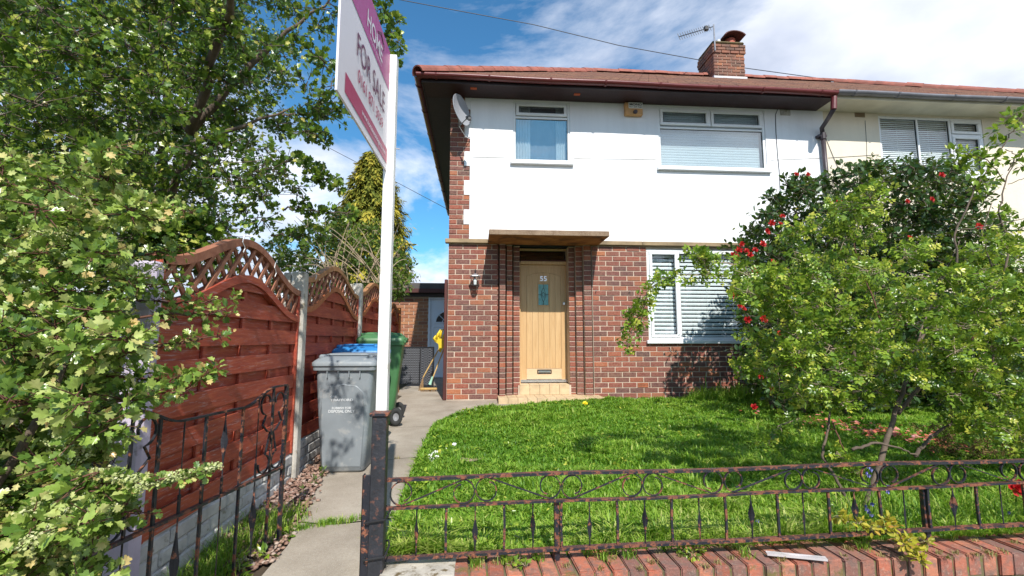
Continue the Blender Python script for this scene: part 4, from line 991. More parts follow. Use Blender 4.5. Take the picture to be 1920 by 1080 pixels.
# ================================================================ FENCE
FX = -1.45
posts = [2.115, 3.845, 5.66, 7.40, 8.5]
fence = thing('panel_fence', 'red-stained timber fence with wavy lattice tops between weathered posts', 'fence', (FX, 5, -.2))
PT = [1.27, 1.475, 1.60, 1.66, 1.60]
for i, (py_, pt) in enumerate(zip(posts, PT)):
    b = B(); z0_ = gz(FX, py_) - .1; w = .048 if i else .034
    if i == 4: b.bbox(FX - .05, FX + .06, py_ - .05, py_ + .05, z0_, 1.50, .006); b.go('fence_post', M['orange_timber'], fence); continue
    b.bbox(FX - .045, FX + .065, py_ - w, py_ + w, z0_, pt, .012); b.go('fence_post', M['lilac_post'] if i == 0 else M['concrete_post'], fence)
    if i in (1, 2): b = B(); b.bbox(FX - .10, FX - .048, py_ - .05, py_ + .06, z0_, pt - .01, .006); b.go('backing_post', M['concrete_post'], fence)
def bay(ya, yb, zs, a1, t0, a2, first):
    ya += .05; yb -= .05; Lb = yb - ya
    def wav(u): return (.5 - .5 * math.cos(2 * math.pi * u))
    def sol(y): return zs + a1 * wav((y - ya) / Lb) ** 1.15
    def trl(y): return zs + t0 + a2 * wav((y - ya) / Lb) ** 1.05
    zb0 = gz(FX, (ya + yb) / 2)
    # rock-faced base board with shallow stones
    b = B(); b.box(FX - .015, FX + .022, ya, yb, zb0 - .12, zb0 + .235); gb = b.go('gravel_board', M['stone_base'], fence)
    st_ = B()
    for r in range(4):
        z0_ = zb0 - .07 + .075 * r; y = ya + (.0 if r % 2 else -.13)
        while y < yb:
            l_ = random.uniform(.17, .30); a = max(y, ya) + .004; c = min(y + l_, yb) - .004
            if c - a > .03: st_.bbox(FX + .014, FX + .030 + random.uniform(0, .010), a, c, z0_ + .003, z0_ + .072, .008)
            y += l_
    st_.go('stone_face', M['stone_base'], gb, kind='stuff')
    # boards: front boards run through, back boards sit behind the battens
    z = zb0 + .245; k = 0; bh = .083
    while z < zs + a1:
        front = k % 2 == 0; xf = FX + .026 if front else FX - .006; th = .010; n = 22
        ys_ = [ya + Lb * i / n for i in range(n + 1)]
        run = []; runs = []
        for y in ys_:
            if sol(y) > z + .004: run.append(y)
            else:
                if len(run) > 1: runs.append(run)
                run = []
        if len(run) > 1: runs.append(run)
        for rn in runs:
            V = []; Fc = []; ext = .012 if front else 0
            for y in rn:
                zt1 = min(z + bh + ext, sol(y)); bow = (.006 * math.sin((y - ya) / Lb * math.pi * 3 + k)) if front else 0
                V += [(xf + bow, y, z - (.006 if front else 0)), (xf + bow, y, zt1), (xf - th + bow, y, z - (.006 if front else 0)), (xf - th + bow, y, zt1)]
            for j in range(len(rn) - 1):
                q = j * 4; Fc += [(q, q + 4, q + 5, q + 1), (q + 2, q + 3, q + 7, q + 6), (q + 1, q + 5, q + 7, q + 3), (q, q + 2, q + 6, q + 4)]
            e = (len(rn) - 1) * 4; Fc += [(0, 1, 3, 2), (e, e + 2, e + 3, e + 1)]
            mk('board', V, Fc, M['fence'], fence)
        z += bh; k += 1
    for u in (.02, .26, .5, .74, .98):
        y = ya + Lb * u; b = B(); b.bbox(FX - .004, FX + .014, y - .018, y + .018, zb0 + .24, sol(y) - .01, .003); b.go('batten', M['fence'], fence)
    # arched rails
    ys_ = [ya + Lb * i / 40 for i in range(41)]
    b = B(); b.strip([(FX + .012, y, sol(y) + .012) for y in ys_], .062, .046, (1, 0, 0)); b.go('curved_rail', M['fence'] if first else M['orange_fence'], fence)
    b = B(); b.strip([(FX + .012, y, trl(y)) for y in ys_], .056, .044, (1, 0, 0)); b.go('curved_rail', M['lath'] if first else M['trellis_rail'], fence)
    for y in (ya + .012, yb - .012): b = B(); b.bbox(FX - .016, FX + .04, y - .014, y + .014, zb0 + .24, trl(y), .004); b.go('end_rail', M['fence'], fence)
    # diagonal laths
    for dr in (1, -1):
        c0 = -1.2 if dr == 1 else 0
        q = -.9
        while q < Lb + 1.2:
            ts_ = [(ya + q + dr * (z_ - zs) * .85, z_) for z_ in [zs - .02 + .012 * i for i in range(60)]]
            seg = [p for p in ts_ if ya < p[0] < yb and sol(p[0]) + .0 < p[1] < trl(p[0])]
            # keep longest continuous run
            runs = []; cur = []
            for p in ts_:
                if p in seg: cur.append(p)
                else:
                    if len(cur) > 2: runs.append(cur)
                    cur = []
            if len(cur) > 2: runs.append(cur)
            for r_ in runs:
                a, c = r_[0], r_[-1]; xo = FX + (.024 if dr == 1 else .006)
                b = B(); b.strip([(xo, a[0], a[1]), (xo, c[0], c[1])], .012, .026, (1, 0, 0)); b.go('lath', M['lath'], fence)
            q += .118
M['orange_fence'] = wood('orange_fence_rail', (.32, .09, .03), (.46, .17, .06), .6); M['trellis_rail'] = wood('trellis_rail', (.30, .13, .05), (.46, .24, .10), .65)
bay(posts[0], posts[1], 1.08, .21, .215, .23, True); bay(posts[1], posts[2], 1.165, .25, .26, .21, False); bay(posts[2], posts[3], 1.22, .25, .26, .21, False); bay(posts[3], posts[4], 1.22, .2, .2, .1, False)
# twine tied along the top of the trellis
b = B()
for y in (2.85, 3.3, 3.6, 4.1, 4.5, 5.0, 5.4):
    pts = [(FX + .045, y + .02 * math.sin(i * 2), 1.40 + .03 * i + .05 * math.sin(y * 5)) for i in range(5)]; b.tube(pts, .003, 4)
b.go('twine', M['upvc'], fence)

# ================================================================ FOR SALE SIGN
PX, PYs = -.462, 2.355; ztop = 2.42
sign_post = thing('sale_sign', 'white wooden post with white and magenta for sale board, tied to the rusty gate post', 'sign', (PX, PYs, -.5))
b = B(); b.bbox(PX - .026, PX + .026, PYs - .03, PYs + .03, -.5, ztop, .003); b.go('pole', M['post_white'], sign_post)
A_ = Vector((PX - .012, PYs - .028, 0)); B_ = Vector((-.492, 1.552, 0)); z0s, z1s = 1.786, 2.430
bd = (A_ - B_).normalized(); BLn = (A_ - B_).length; bn = bd.cross(Vector((0, 0, 1)))   # face normal points to +x
def bpnt(u, f, o=0.): p = B_ + bd * (u * BLn) + bn * o; return Vector((p.x, p.y, z0s + f * (z1s - z0s)))
def bpoly(name, ufs, mat, o): return mk(name, [bpnt(u, f, o) for u, f in ufs], [tuple(range(len(ufs)))], mat, sign_post)
b = B(); V = [bpnt(u, f, o) for o in (-.006, .002) for u, f in ((0, 0), (1, 0), (1, 1), (0, 1))]
b.add(V, [(0, 3, 2, 1), (4, 5, 6, 7), (0, 1, 5, 4), (1, 2, 6, 5), (2, 3, 7, 6), (3, 0, 4, 7)]); b.go('sign_board', M['sign_white'], sign_post)
bpoly('magenta_band', [(0.0, .668), (.995, .668), (.995, .995), (0, .995)], M['sign_magenta'], .0035)
bpoly('crimson_band', [(.10, .055), (.995, .055), (.995, .175), (.10, .175)], M['sign_crimson'], .0035)
up_ = Vector((0, 0, 1)); HB = z1s - z0s
def stext(name, s_, u, f, wd, ht, mat, bold=0): text_mesh(name, s_, bpnt(u, f, .0045), bd, up_, wd * BLn, ht * HB, mat, sign_post, .001, bold)
stext('logo_text', 'HOME', .60, .735, .36, .125, M['sign_white'], .015)
stext('logo_line', 'ESTATE AGENTS', .62, .695, .28, .022, M['sign_white'])
stext('sale_text', 'FOR SALE', .57, .40, .62, .155, M['sign_plum'], 0)
stext('phone_text', '0161 871 3939', .57, .255, .56, .085, M['sign_crimson'], .008)
stext('web_text', 'www.homeestateagents.com', .66, .085, .56, .050, M['sign_white'], .01)
b = B()
hp = [(.66, .89), (.74, .945), (.82, .90)]
b.strip([bpnt(u, f, .005) for u, f in hp], .002, .012, bn); b.strip([bpnt(u, f, .005) for u, f in [(.80, .90), (.80, .86)]], .002, .010, bn); b.go('logo_roof', M['sign_plum'], sign_post)
for pz in (.20, -.02):
    p0 = onPl(700, 975 if pz > 0 else 1045, Vector((0, 2.24, 0)), Vector((0, 1, 0)))
    b = B(); zc_ = p0.z
    b.tube([(-.500, 2.24, zc_ - .012), (-.41, 2.236, zc_), (-.405, 2.33, zc_ + .01), (-.42, 2.39, zc_ + .01), (-.50, 2.39, zc_), (-.50, 2.24, zc_ - .012)], .0045, 6)
    b.tube([(-.408, 2.236, zc_), (-.395, 2.225, zc_ + .022)], .003, 5); tag(b.go('cable_tie', M['black']), 'black cable tie round the gate post and pole, ' + ('upper of two' if pz > 0 else 'lower of two'), 'cable tie', 'cable ties holding the sign pole')
b = B(); b.tube([(PX + .02, PYs, 1.92), (PX + .05, PYs, 1.915)], .003, 6); b.go('nail', M['grey_metal'], sign_post)

# ================================================================ WHEELIE BINS
def make_bin(x, y, z, rot, s_, mat, label, wheel=True, text=False, wx=1., wy=1.):
    Mb = Matrix.Translation((x, y, z)) @ Matrix.Rotation(rot, 4, 'Z') @ Matrix.Diagonal((s_ * wx, s_ * wy, s_, 1))
    t_ = thing('wheelie_bin', label, 'bin', (x, y, z), 'wheelie bins along the fence')
    def P3(v): return Mb @ Vector(v)
    # body: rounded tapering shell, local front at y = 0, back at y = .62
    prof = [(0.0, .185, .055, .49, .0), (.02, .20, .035, .52, 0), (.30, .222, .022, .57, 0), (.62, .248, .008, .62, 0), (.86, .262, 0, .655, 0), (.93, .265, -.002, .66, 0)]
    V = []; Fc = []; seg = 5
    def ring(hw_, y0, y1, z, r_=.05):
        out = []
        for cx_, cy_, a0 in ((hw_ - r_, y0 + r_, -90), (hw_ - r_, y1 - r_, 0), (-hw_ + r_, y1 - r_, 90), (-hw_ + r_, y0 + r_, 180)):
            for j in range(seg): a = math.radians(a0 + 90 * j / (seg - 1)); out.append(P3((cx_ + math.cos(a) * r_, cy_ + math.sin(a) * r_, z)))
        return out
    k = 4 * seg
    for z_, hw_, y0, y1, _ in prof: V += ring(hw_, y0, y1, z_)
    for i in range(len(prof) - 1):
        for j in range(k): Fc.append((i * k + j, i * k + (j + 1) % k, (i + 1) * k + (j + 1) % k, (i + 1) * k + j))
    Fc.append(tuple(range(k))[::-1]); body = mk('body', V, Fc, mat, t_, True)
    body.data.polygons[len(Fc) - 1].use_smooth = False
    # raised arch panel on the front
    V = []; Fc = []
    pts = [(-.175, .04), (.175, .04), (.205, .55), (.19, .70), (.12, .765), (0, .785), (-.12, .765), (-.19, .70), (-.205, .55)]
    fy = lambda z_: .042 - .050 * min(z_, .93) / .93 * 1.0
    def fyy(z_):
        for a, c in zip(prof, prof[1:]):
            if a[0] <= z_ <= c[0]: return a[2] + (c[2] - a[2]) * (z_ - a[0]) / (c[0] - a[0])
        return 0
    for o, sc_ in ((-.001, 1.0), (-.010, .965)):
        for px_, pz_ in pts: zz_ = .42 + (pz_ - .42) * sc_; V.append(P3((px_ * sc_, fyy(zz_) + o, zz_)))
    n = len(pts)
    # subdivide panel vertically so it follows the body
    for j in range(n): Fc.append((j, (j + 1) % n, n + (j + 1) % n, n + j))
    rows = [.055, .15, .30, .45, .6, .70, .745, .768]
    def halfw(z_):
        for (xa_, za_), (xb_, zb__) in zip(pts[1:6], pts[2:6]):
            if za_ <= z_ <= zb__: return (xa_ + (xb_ - xa_) * (z_ - za_) / (zb__ - za_)) * .965
        return .01
    base = len(V)
    for z_ in rows:
        for q in (-1, -.33, .33, 1): V.append(P3((halfw(z_) * q, fyy(z_) - .010, z_)))
    for i in range(len(rows) - 1):
        for j in range(3): a = base + i * 4 + j; Fc.append((a, a + 1, a + 5, a + 4))
    mk('front_panel', V, Fc, mat, t_, True)
    b = B()       # rim with comb ribs under it
    V = []; Fc = []
    rr = [(.90, .268, -.006, .668), (.905, .288, -.028, .680), (.945, .292, -.032, .684), (.95, .270, -.01, .67)]
    for z_, hw_, y0, y1 in rr: V += ring(hw_, y0, y1, z_, .045)
    for i in range(len(rr) - 1):
        for j in range(k): Fc.append((i * k + j, i * k + (j + 1) % k, (i + 1) * k + (j + 1) % k, (i + 1) * k + j))
    b.add(V, Fc)
    for q in (-.15, -.05, .05, .15): b.box(q - .004, q + .004, -.022, .0, .84, .905, Mb)
    b.go('rim', mat, t_)
    # domed lid with recessed grip and hinge
    V = []; Fc = []
    lr = [(.945, .300, -.045, .69), (.975, .300, -.045, .69), (.990, .285, -.03, .68), (1.02, .255, .03, .65), (1.028, .22, .07, .62)]
    for z_, hw_, y0, y1 in lr: V += ring(hw_, y0, y1, z_, .06)
    for i in range(len(lr) - 1):
        for j in range(k): Fc.append((i * k + j, i * k + (j + 1) % k, (i + 1) * k + (j + 1) % k, (i + 1) * k + j))
    Fc.append(tuple((len(lr) - 1) * k + j for j in range(k))); lid = mk('lid', V, Fc, mat, t_, True)
    b = B(); b.bbox(-.19, .19, .10, .50, 1.026, 1.052, .02, Mb); b.bbox(-.25, -.20, .02, .62, 1.0, 1.045, .015, Mb); b.bbox(.20, .25, .02, .62, 1.0, 1.045, .015, Mb); b.go('lid_rib', mat, lid)
    b = B(); b.tube([Mb @ Vector((-.27, .70, .97)), Mb @ Vector((.27, .70, .97))], .016 * s_, 8)
    for q in (-.25, 0, .25): b.bbox(q - .02, q + .02, .66, .71, .93, .99, .005, Mb)
    b.go('handle', mat, t_)
    b = B()
    for q in (-.215, .215): b.bbox(q - .022, q + .022, .0, .012, .978, 1.0, .004, Mb)
    b.go('lid_lug', M['black'], lid)
    for sg in (-1, 1):
        Mx = Mb @ Matrix.Translation((sg * .25, .585, .10)) @ Matrix.Rotation(math.pi / 2, 4, 'Y')
        b = B(); b.lathe([(.045, -.024), (.088, -.024), (.100, -.014), (.100, .014), (.088, .024), (.045, .024), (.045, -.024)], 20, Mx); wh = b.go('wheel', M['rubber'], t_, True)
        b = B(); b.lathe([(.0, -.012), (.047, -.02), (.047, .02), (.0, .012)], 12, Mx); b.go('wheel_hub', M['grey_metal'], wh)
    b = B(); b.tube([Mb @ Vector((-.24, .585, .10)), Mb @ Vector((.24, .585, .10))], .010 * s_, 6); b.go('axle', M['grey_metal'], t_)
    if text:
        xd = (Mb.to_3x3() @ Vector((1, 0, 0))).normalized(); yd = (Mb.to_3x3() @ Vector((0, .045, 1))).normalized()
        def bt(s__, x_, z_, w_, h_): text_mesh('bin_text', s__, Mb @ Vector((x_, fyy(z_) - .0115, z_)), xd, yd, w_ * s_, h_ * s_, M['white_print'], t_, .002, .02)
        bt('ONE', -.085, .662, .055, .018); bt('TRAFFORD', -.01, .630, .20, .022)
        b = B(); b.box(-.12, .10, -.0135 + .02, -.0125 + .02, .612, .614, Mb)
        bt('RUBBISH FOR', -.01, .560, .17, .020); bt('DISPOSAL ONLY', -.01, .528, .23, .026)
    return t_
make_bin(-1.085, 3.93, gz(0, 4.0), math.radians(-1), .90, M['bin_grey'], 'grey wheelie bin with white lettering, in front of the blue and green bins', text=True, wx=.97)
make_bin(-1.195, 4.72, gz(0, 4.9), math.radians(0), .935, M['bin_blue'], 'blue wheelie bin standing between the grey and the green bin', wx=.86, wy=.9)
make_bin(-1.40, 5.78, gz(0, 5.9), math.radians(-84), 1.02, M['bin_green'], 'green wheelie bin farthest back in the row, nearest the garage', wx=.98, wy=.74)

# ================================================================ woven panels, broom, yellow leaf grab
for px0_, px1_, y_, rz, lb in ((700, 790, 9.6, .0, 'left one of two black woven plastic panels leaning in the side passage'), (787, 814, 9.3, .5, 'narrower right one of two black woven plastic panels in the side passage')):
    xa_ = onY(px0_, 680, y_).x; xb_ = onY(px1_, 680, y_).x; Mp = Matrix.Translation((xa_, y_, 0)) @ Matrix.Rotation(-rz, 4, 'Z')
    t_ = thing('woven_panel', lb, 'panel', (xa_, y_, 0), 'woven panels in the passage'); w_ = (xb_ - xa_) / math.cos(rz)
    zt = onY(740, 650, y_).z
    b = B(); b.box(.02, w_ - .02, 0, .012, .06, zt - .02, Mp); b.go('weave', M['woven'], t_)
    b = B(); fb = B(); fb.bbox(0, .02, -.01, .025, 0, zt, .003, Mp); fb.bbox(w_ - .02, w_, -.01, .025, 0, zt, .003, Mp); fb.bbox(.02, w_ - .02, -.01, .025, zt - .02, zt, .003, Mp); fb.bbox(.02, w_ - .02, -.01, .025, .04, .06, .003, Mp); fb.go('panel_frame', M['black'], t_)
    nrb = int(w_ / .05); rb = B()
    for i in range(nrb): x_ = .03 + (w_ - .05) * i / nrb; rb.tube([Mp @ Vector((x_, -.004, .07)), Mp @ Vector((x_, -.004, zt - .03))], .007, 4, cap=False)
    rb.go('weave_strands', M['woven'], t_, kind='stuff')
YB = 8.6
def stick(p0, p1, r_, name, mat, par): b = B(); b.tube([p0, p1], r_, 7); return b.go(name, mat, par)
q0, q1 = onY(803, 722, YB), onY(832, 655, YB + .2)
br = thing('broom', 'broom with a wooden handle, pale green socket and flat bristles, leaning right', 'broom', q0)
stick(onY(809, 715, YB), q1, .012, 'handle', M['broom_wood'], br); b = B(); b.tube([onY(806, 721, YB), onY(811, 706, YB)], [.03, .014], 8); b.go('socket', M['mint'], br)
hc = onY(804, 722, YB); b = B(); b.bbox(hc.x - .15, hc.x + .15, YB - .03, YB + .03, .03, .07, .01); b.go('head', M['broom_wood'], br); b = B()
for i in range(60): x_ = hc.x - .14 + .28 * random.random(); y_ = YB + random.uniform(-.025, .025); b.tube([(x_, y_, .045), (x_ + random.uniform(-.015, .015), y_ + random.uniform(-.02, .02), .0)], .003, 3)
b.go('bristles', M['bristle'], br, kind='stuff')
q0, q1 = onY(790, 720, YB + .15), onY(828, 645, YB + .3)
fk = thing('garden_fork', 'old hand brush on a brown stick leaning left of the broom', 'brush', q0)
stick(q0 + Vector((.03, 0, .12)), q1, .012, 'handle', M['broom_wood'], fk); b = B()
for i in range(40): a = random.uniform(-.05, .05); b.tube([q0 + Vector((.03, 0, .13)), Vector((q0.x + a, q0.y + random.uniform(-.03, .03), .0))], .004, 3)
b.go('bristles', M['bristle'], fk, kind='stuff')
yg = thing('leaf_grab', 'yellow plastic hand-shaped leaf grab resting on the handles by the brick corner', 'grab', onY(824, 640, 8.5))
def yp(x, y): return onY(x, y, 8.5)
b = B(); pl = [yp(815, 640), yp(822, 632), yp(832, 638), yp(833, 650), yp(828, 658), yp(823, 655), yp(822, 645)]
cen = yp(826, 645)
V = [p + Vector((0, o, 0)) for o in (-.02, .02) for p in pl]; n = len(pl); b.add(V, [tuple(range(n)), tuple(range(n, 2 * n))[::-1]] + [(i, n + i, n + (i + 1) % n, (i + 1) % n) for i in range(n)]); b.go('palm', M['yellow'], yg)
for pts in (((819, 636), (821, 627), (826, 618)), ((825, 634), (827, 624), (831, 617)), ((830, 637), (833, 628), (836, 622)), ((818, 640), (814, 634), (817, 629)), ((826, 655), (825, 660), (824, 658))):
    b = B(); b.tube([yp(*p) for p in pts], [.03, .025, .012], 6); b.go('finger', M['yellow'], yg, True)

# ================================================================ things on the house front
# lantern
lt = onY(891, 523, WY - .12); lan = thing('wall_lantern', 'small pale-topped carriage lantern on the brick wall left of the front door', 'lantern', lt)
Ml = Matrix.Translation((lt.x, WY - .13, lt.z))
def lath(prof, mat, name, n=6): b = B(); b.lathe(prof, n, Ml); return b.go(name, mat, lan)
lath([(0, .085), (.03, .075), (.085, .045), (.088, .036), (.0, .040)], M['grey_metal'], 'roof'); lath([(.068, .036), (.045, -.095), (.044, -.095)], M['glass'], 'glass')
lath([(0, -.095), (.05, -.095), (.05, -.108), (.02, -.115), (0, -.13)], M['black'], 'base'); lath([(0, -.09), (.025, -.09), (.03, -.03), (.02, .0), (0, .01)], M['white_card'], 'bulb', 10)
b = B()
for j in range(6): a = math.pi * j / 3; b.tube([Ml @ Vector((.07 * math.cos(a), .07 * math.sin(a), .038)), Ml @ Vector((.047 * math.cos(a), .047 * math.sin(a), -.097))], .005, 4)
b.tube([Ml @ Vector((0, 0, .08)), Ml @ Vector((0, 0, .13))], .012, 6); b.tube([Ml @ Vector((0, 0, .105)), Ml @ Vector((0, .05, .15)), Ml @ Vector((0, .13, .10)), Ml @ Vector((0, .13, -.05))], .008, 6); b.go('bracket', M['black'], lan)
# alarm box
p = onY(1188, 203, WY - .06); al = thing('alarm_box', 'orange and white burglar alarm box under the eaves', 'alarm', p)
b = B(); b.bbox(p.x - .155, p.x + .150, WY - .085, WY - .012, p.z - .13, 4.886, .012); b.go('case', M['alarm'], al)
b = B(); b.bbox(p.x - .095, p.x + .148, WY - .090, WY - .084, p.z - .015, 4.882, .002); b.go('label_plate', M['white_card'], al)
text_mesh('alarm_text', 'MONO', (p.x + .027, WY - .091, p.z + .032), (1, 0, 0), (0, 0, 1), .21, .040, M['ink'], al, .001, .03); text_mesh('alarm_text', '061 224 7681', (p.x + .027, WY - .091, p.z - .003), (1, 0, 0), (0, 0, 1), .22, .024, M['ink'], al, .001, .01)
b = B(); b.tube([(p.x + .015, WY - .084, p.z - .075), (p.x + .015, WY - .115, p.z - .085)], .034, 12); b.go('strobe', M['pipe'], al)
# satellite dish
dc = onY(861, 208, 7.02); dn = Vector((.80, -.52, .16)).normalized(); sdish = thing('satellite_dish', 'grey satellite dish on the upper corner of the house, aimed to the right', 'dish', dc)
rot_ = dn.to_track_quat('Z', 'Y').to_matrix().to_4x4(); Md = Matrix.Translation(dc) @ rot_ @ Matrix.Diagonal((.86, 1, 1, 1))
b = B(); b.lathe([(0, 0), (.10, .006), (.18, .022), (.255, .050), (.262, .052), (.262, .044), (.18, .012), (.10, -.004), (0, -.01)], 28, Md); b.go('reflector', M['dish'], sdish, True)
lnb = onY(880, 219, 6.78); b = B(); b.tube([dc + Vector((0, 0, -.24)) + dn * .03, lnb + Vector((-.03, 0, -.02))], .010, 6); b.tube([dc - dn * .01, Vector((dc.x, WY + .0, dc.z - .14))], .018, 8); b.go('arm', M['grey_metal'], sdish)
b = B(); b.tube([lnb - dn * .05, lnb + dn * .015], [.030, .022], 10); b.bbox(lnb.x - .02, lnb.x + .03, lnb.y - .03, lnb.y + .02, lnb.z - .06, lnb.z - .01, .006); b.go('receiver', M['black'], sdish)
b = B(); b.tube([dc + Vector((0, 0, -.25)), Vector((dc.x + .10, 7.15, dc.z - .36)), Vector((dc.x + .17, 7.27, dc.z - .34)), Vector((XR - .0, WY - .02, dc.z - .30))], .006, 5); b.go('cable', M['upvc'], sdish)

# ================================================================ overhead wires
def wire(name, pts, r_, lab):
    b = B(); out = []
    for i in range(len(pts) - 1):
        for j in range(8): out.append(pts[i].lerp(pts[i + 1], j / 8))
    out.append(pts[-1]); b.tube(out, r_, 5); tag(b.go(name, M['wire']), lab, 'cable')
WYY = 11.0
wire('overhead_cable', [onY(x, y, WYY) for x, y in [(640, -28), (752, 0), (880, 24), (1000, 46), (1160, 85), (1320, 114), (1400, 128), (1560, 150), (1680, 163)]], .010, 'thin black overhead cable crossing the sky and passing behind the chimney')
wire('overhead_cable', [onY(x, y, 16) for x, y in [(480, 205), (580, 258), (670, 305), (750, 345), (850, 398)]], .010, 'thin black cable sloping down behind the conifer to the house side')

# clear plastic strip on the coping
p0 = onZ(1437, 1037, -.108); p1 = onZ(1550, 1048, -.108)
b = B(); d_ = (p1 - p0).normalized(); sd_ = Vector((0, 0, 1)).cross(d_)
b.strip([p0 + (p1 - p0) * t_ + Vector((0, 0, .004 * math.sin(t_ * 9))) for t_ in lin(0, 1, 8)], .030, .004, sd_); b.strip([p0 + sd_ * .014, p1 + sd_ * .014], .003, .010, sd_); b.strip([p0 - sd_ * .014, p1 - sd_ * .014], .003, .010, sd_)
tag(b.go('plastic_strip', M['clear_plastic']), 'cloudy clear plastic strip lying on the coping bricks', 'strip')
# ================================================================ VEGETATION
def unit(a): return a / (np.linalg.norm(a, axis=-1, keepdims=True) + 1e-9)
def basis(d, nrm):
    d = unit(d); x = unit(np.cross(d, nrm)); n = np.cross(x, d); return np.stack([x, d, n], axis=-1)      # columns
def mesh_np(name, V, F, tint, mat):
    me = bpy.data.meshes.new(name); nv, nf, k = len(V), len(F), F.shape[1]
    me.vertices.add(nv); me.vertices.foreach_set('co', V.astype(np.float32).ravel())
    me.loops.add(nf * k); me.loops.foreach_set('vertex_index', F.astype(np.int32).ravel())
    me.polygons.add(nf); me.polygons.foreach_set('loop_start', (np.arange(nf) * k).astype(np.int32)); me.polygons.foreach_set('loop_total', np.full(nf, k, np.int32))
    me.update(calc_edges=True)
    if tint is not None:
        at = me.attributes.new('tint', 'FLOAT', 'POINT'); at.data.foreach_set('value', tint.astype(np.float32))
    me.materials.append(mat); return me
def spread(name, tpl, pos, R, size, tint, mat, parent, kind='stuff'):
    tv, tf = tpl; tv = np.array(tv, float); tf = np.array(tf); n = len(pos); k = len(tv)
    V = np.einsum('nij,kj->nki', R, tv) * size[:, None, None] + pos[:, None, :]
    F = tf[None] + (np.arange(n) * k)[:, None, None]
    me = mesh_np(name, V.reshape(-1, 3), F.reshape(-1, tf.shape[1]), np.repeat(tint, k), mat)
    o = meshobj(name, me, parent)
    if kind: o['kind'] = kind
    return o
T_SIMPLE = ([(0, 0, 0), (-.28, .42, .07), (.28, .42, .07), (0, .5, 0), (0, 1, -.08)], [(0, 2, 3), (0, 3, 1), (3, 2, 4), (1, 3, 4)])
hx = [(0, 0, 0), (.07, .20, .03), (.27, .33, .09), (.38, .50, .10), (.20, .56, .05), (.33, .76, .07), (.22, .88, .03), (.09, .84, .0), (0, 1.0, -.10)]
hv = hx + [(-x, y, z) for x, y, z in hx[1:-1]] + [(0, .45, -.02)]
T_HAW = (hv, [(16 - 0, i, i + 1) for i in range(8)][0:8] + [(16, 8, 15)] + [(16, 9 + i + 1, 9 + i) for i in range(6)] + [(16, 9, 0)])
def pinnate():
    V = []; Fc = []
    for cy, sx_, an in ((1.0, 0, 0), (.55, 1, 62), (.55, -1, -62), (.22, 1, 72), (.22, -1, -72)):
        a = math.radians(an); L_ = .48 if an == 0 else .42; b0 = Vector((0, cy - (.45 if an == 0 else 0), 0)); d = Vector((math.sin(a), math.cos(a), 0)); s_ = Vector((d.y, -d.x, 0)); k = len(V)
        V += [tuple(b0), tuple(b0 + d * L_ * .5 + s_ * .15 + Vector((0, 0, .04))), tuple(b0 + d * L_ * .5 - s_ * .15 + Vector((0, 0, .04))), tuple(b0 + d * L_ - Vector((0, 0, .05)))]
        Fc += [(k, k + 1, k + 3), (k, k + 3, k + 2)]
    return V, Fc
T_ROSE = pinnate()
T_OVAL = ([(0, 0, 0), (-.24, .3, .05), (.24, .3, .05), (-.22, .7, .04), (.22, .7, .04), (0, 1, -.04), (0, .5, -.02)], [(0, 2, 6), (0, 6, 1), (2, 4, 6), (1, 6, 3), (4, 5, 6), (6, 5, 3)])
T_SPRAY = ([(0, 0, 0), (-.16, .35, .02), (.16, .35, .02), (-.10, .75, -.05), (.12, .7, -.05), (0, 1, -.14)], [(0, 2, 1), (1, 2, 4), (1, 4, 3), (3, 4, 5)])
def rdir(n): return unit(rng.normal(size=(n, 3)))
def clump_leaves(cl, per, size, up=.8, young=.35, tw=9, sz=.35, outw=.5):
    """cl: list of (centre, radius, density). leaves sit along short twigs radiating through each clump"""
    P_, D_, N_, Sz, Ti, TA, TB = [], [], [], [], [], [], []
    for c, r, dens in cl:
        c = np.array(c); m = max(2, int(tw * dens)); nl = max(2, int(per / tw))
        d = rdir(m); d[:, 2] = d[:, 2] * .7 + .15; s_ = c + rdir(m) * r * .35 * rng.random((m, 1)); e = c + d * r * (.55 + .55 * rng.random((m, 1)))
        t = np.tile(np.linspace(.15, 1, nl), (m, 1)) + rng.normal(0, .04, (m, nl))
        p = s_[:, None] + (e - s_)[:, None] * t[..., None]; p[..., 2] -= (t ** 2) * r * .12
        td = unit(e - s_)[:, None].repeat(nl, 1); q = unit(np.cross(td, rng.normal(size=(m, nl, 3))))
        ld = unit(td * .55 + q * .85); p = p + q * size * .25
        nr = unit(np.array([0, 0, up]) + unit(p - c) * outw + rng.normal(size=p.shape) * .45)
        P_.append(p.reshape(-1, 3)); D_.append(ld.reshape(-1, 3)); N_.append(nr.reshape(-1, 3))
        Sz.append((size * (1 - sz / 2 + sz * rng.random((m, nl))) * (1 - .25 * np.clip(t, 0, 1) ** 4)).ravel())
        Ti.append((np.clip(t, 0, 1) ** 4 * young * (.4 + rng.random((m, 1))) + rng.random((m, nl)) * .45 + rng.normal(0, .07)).ravel())  # low tint away from twig tips darkens inner leaves like deep shade
        TA.append(s_); TB.append(e - np.array([0, 0, r * .12]))
    P_, D_, N_, Sz, Ti = [np.concatenate(a) for a in (P_, D_, N_, Sz, Ti)]
    return P_, basis(D_, N_), Sz, np.clip(Ti, 0, 1), np.concatenate(TA), np.concatenate(TB)
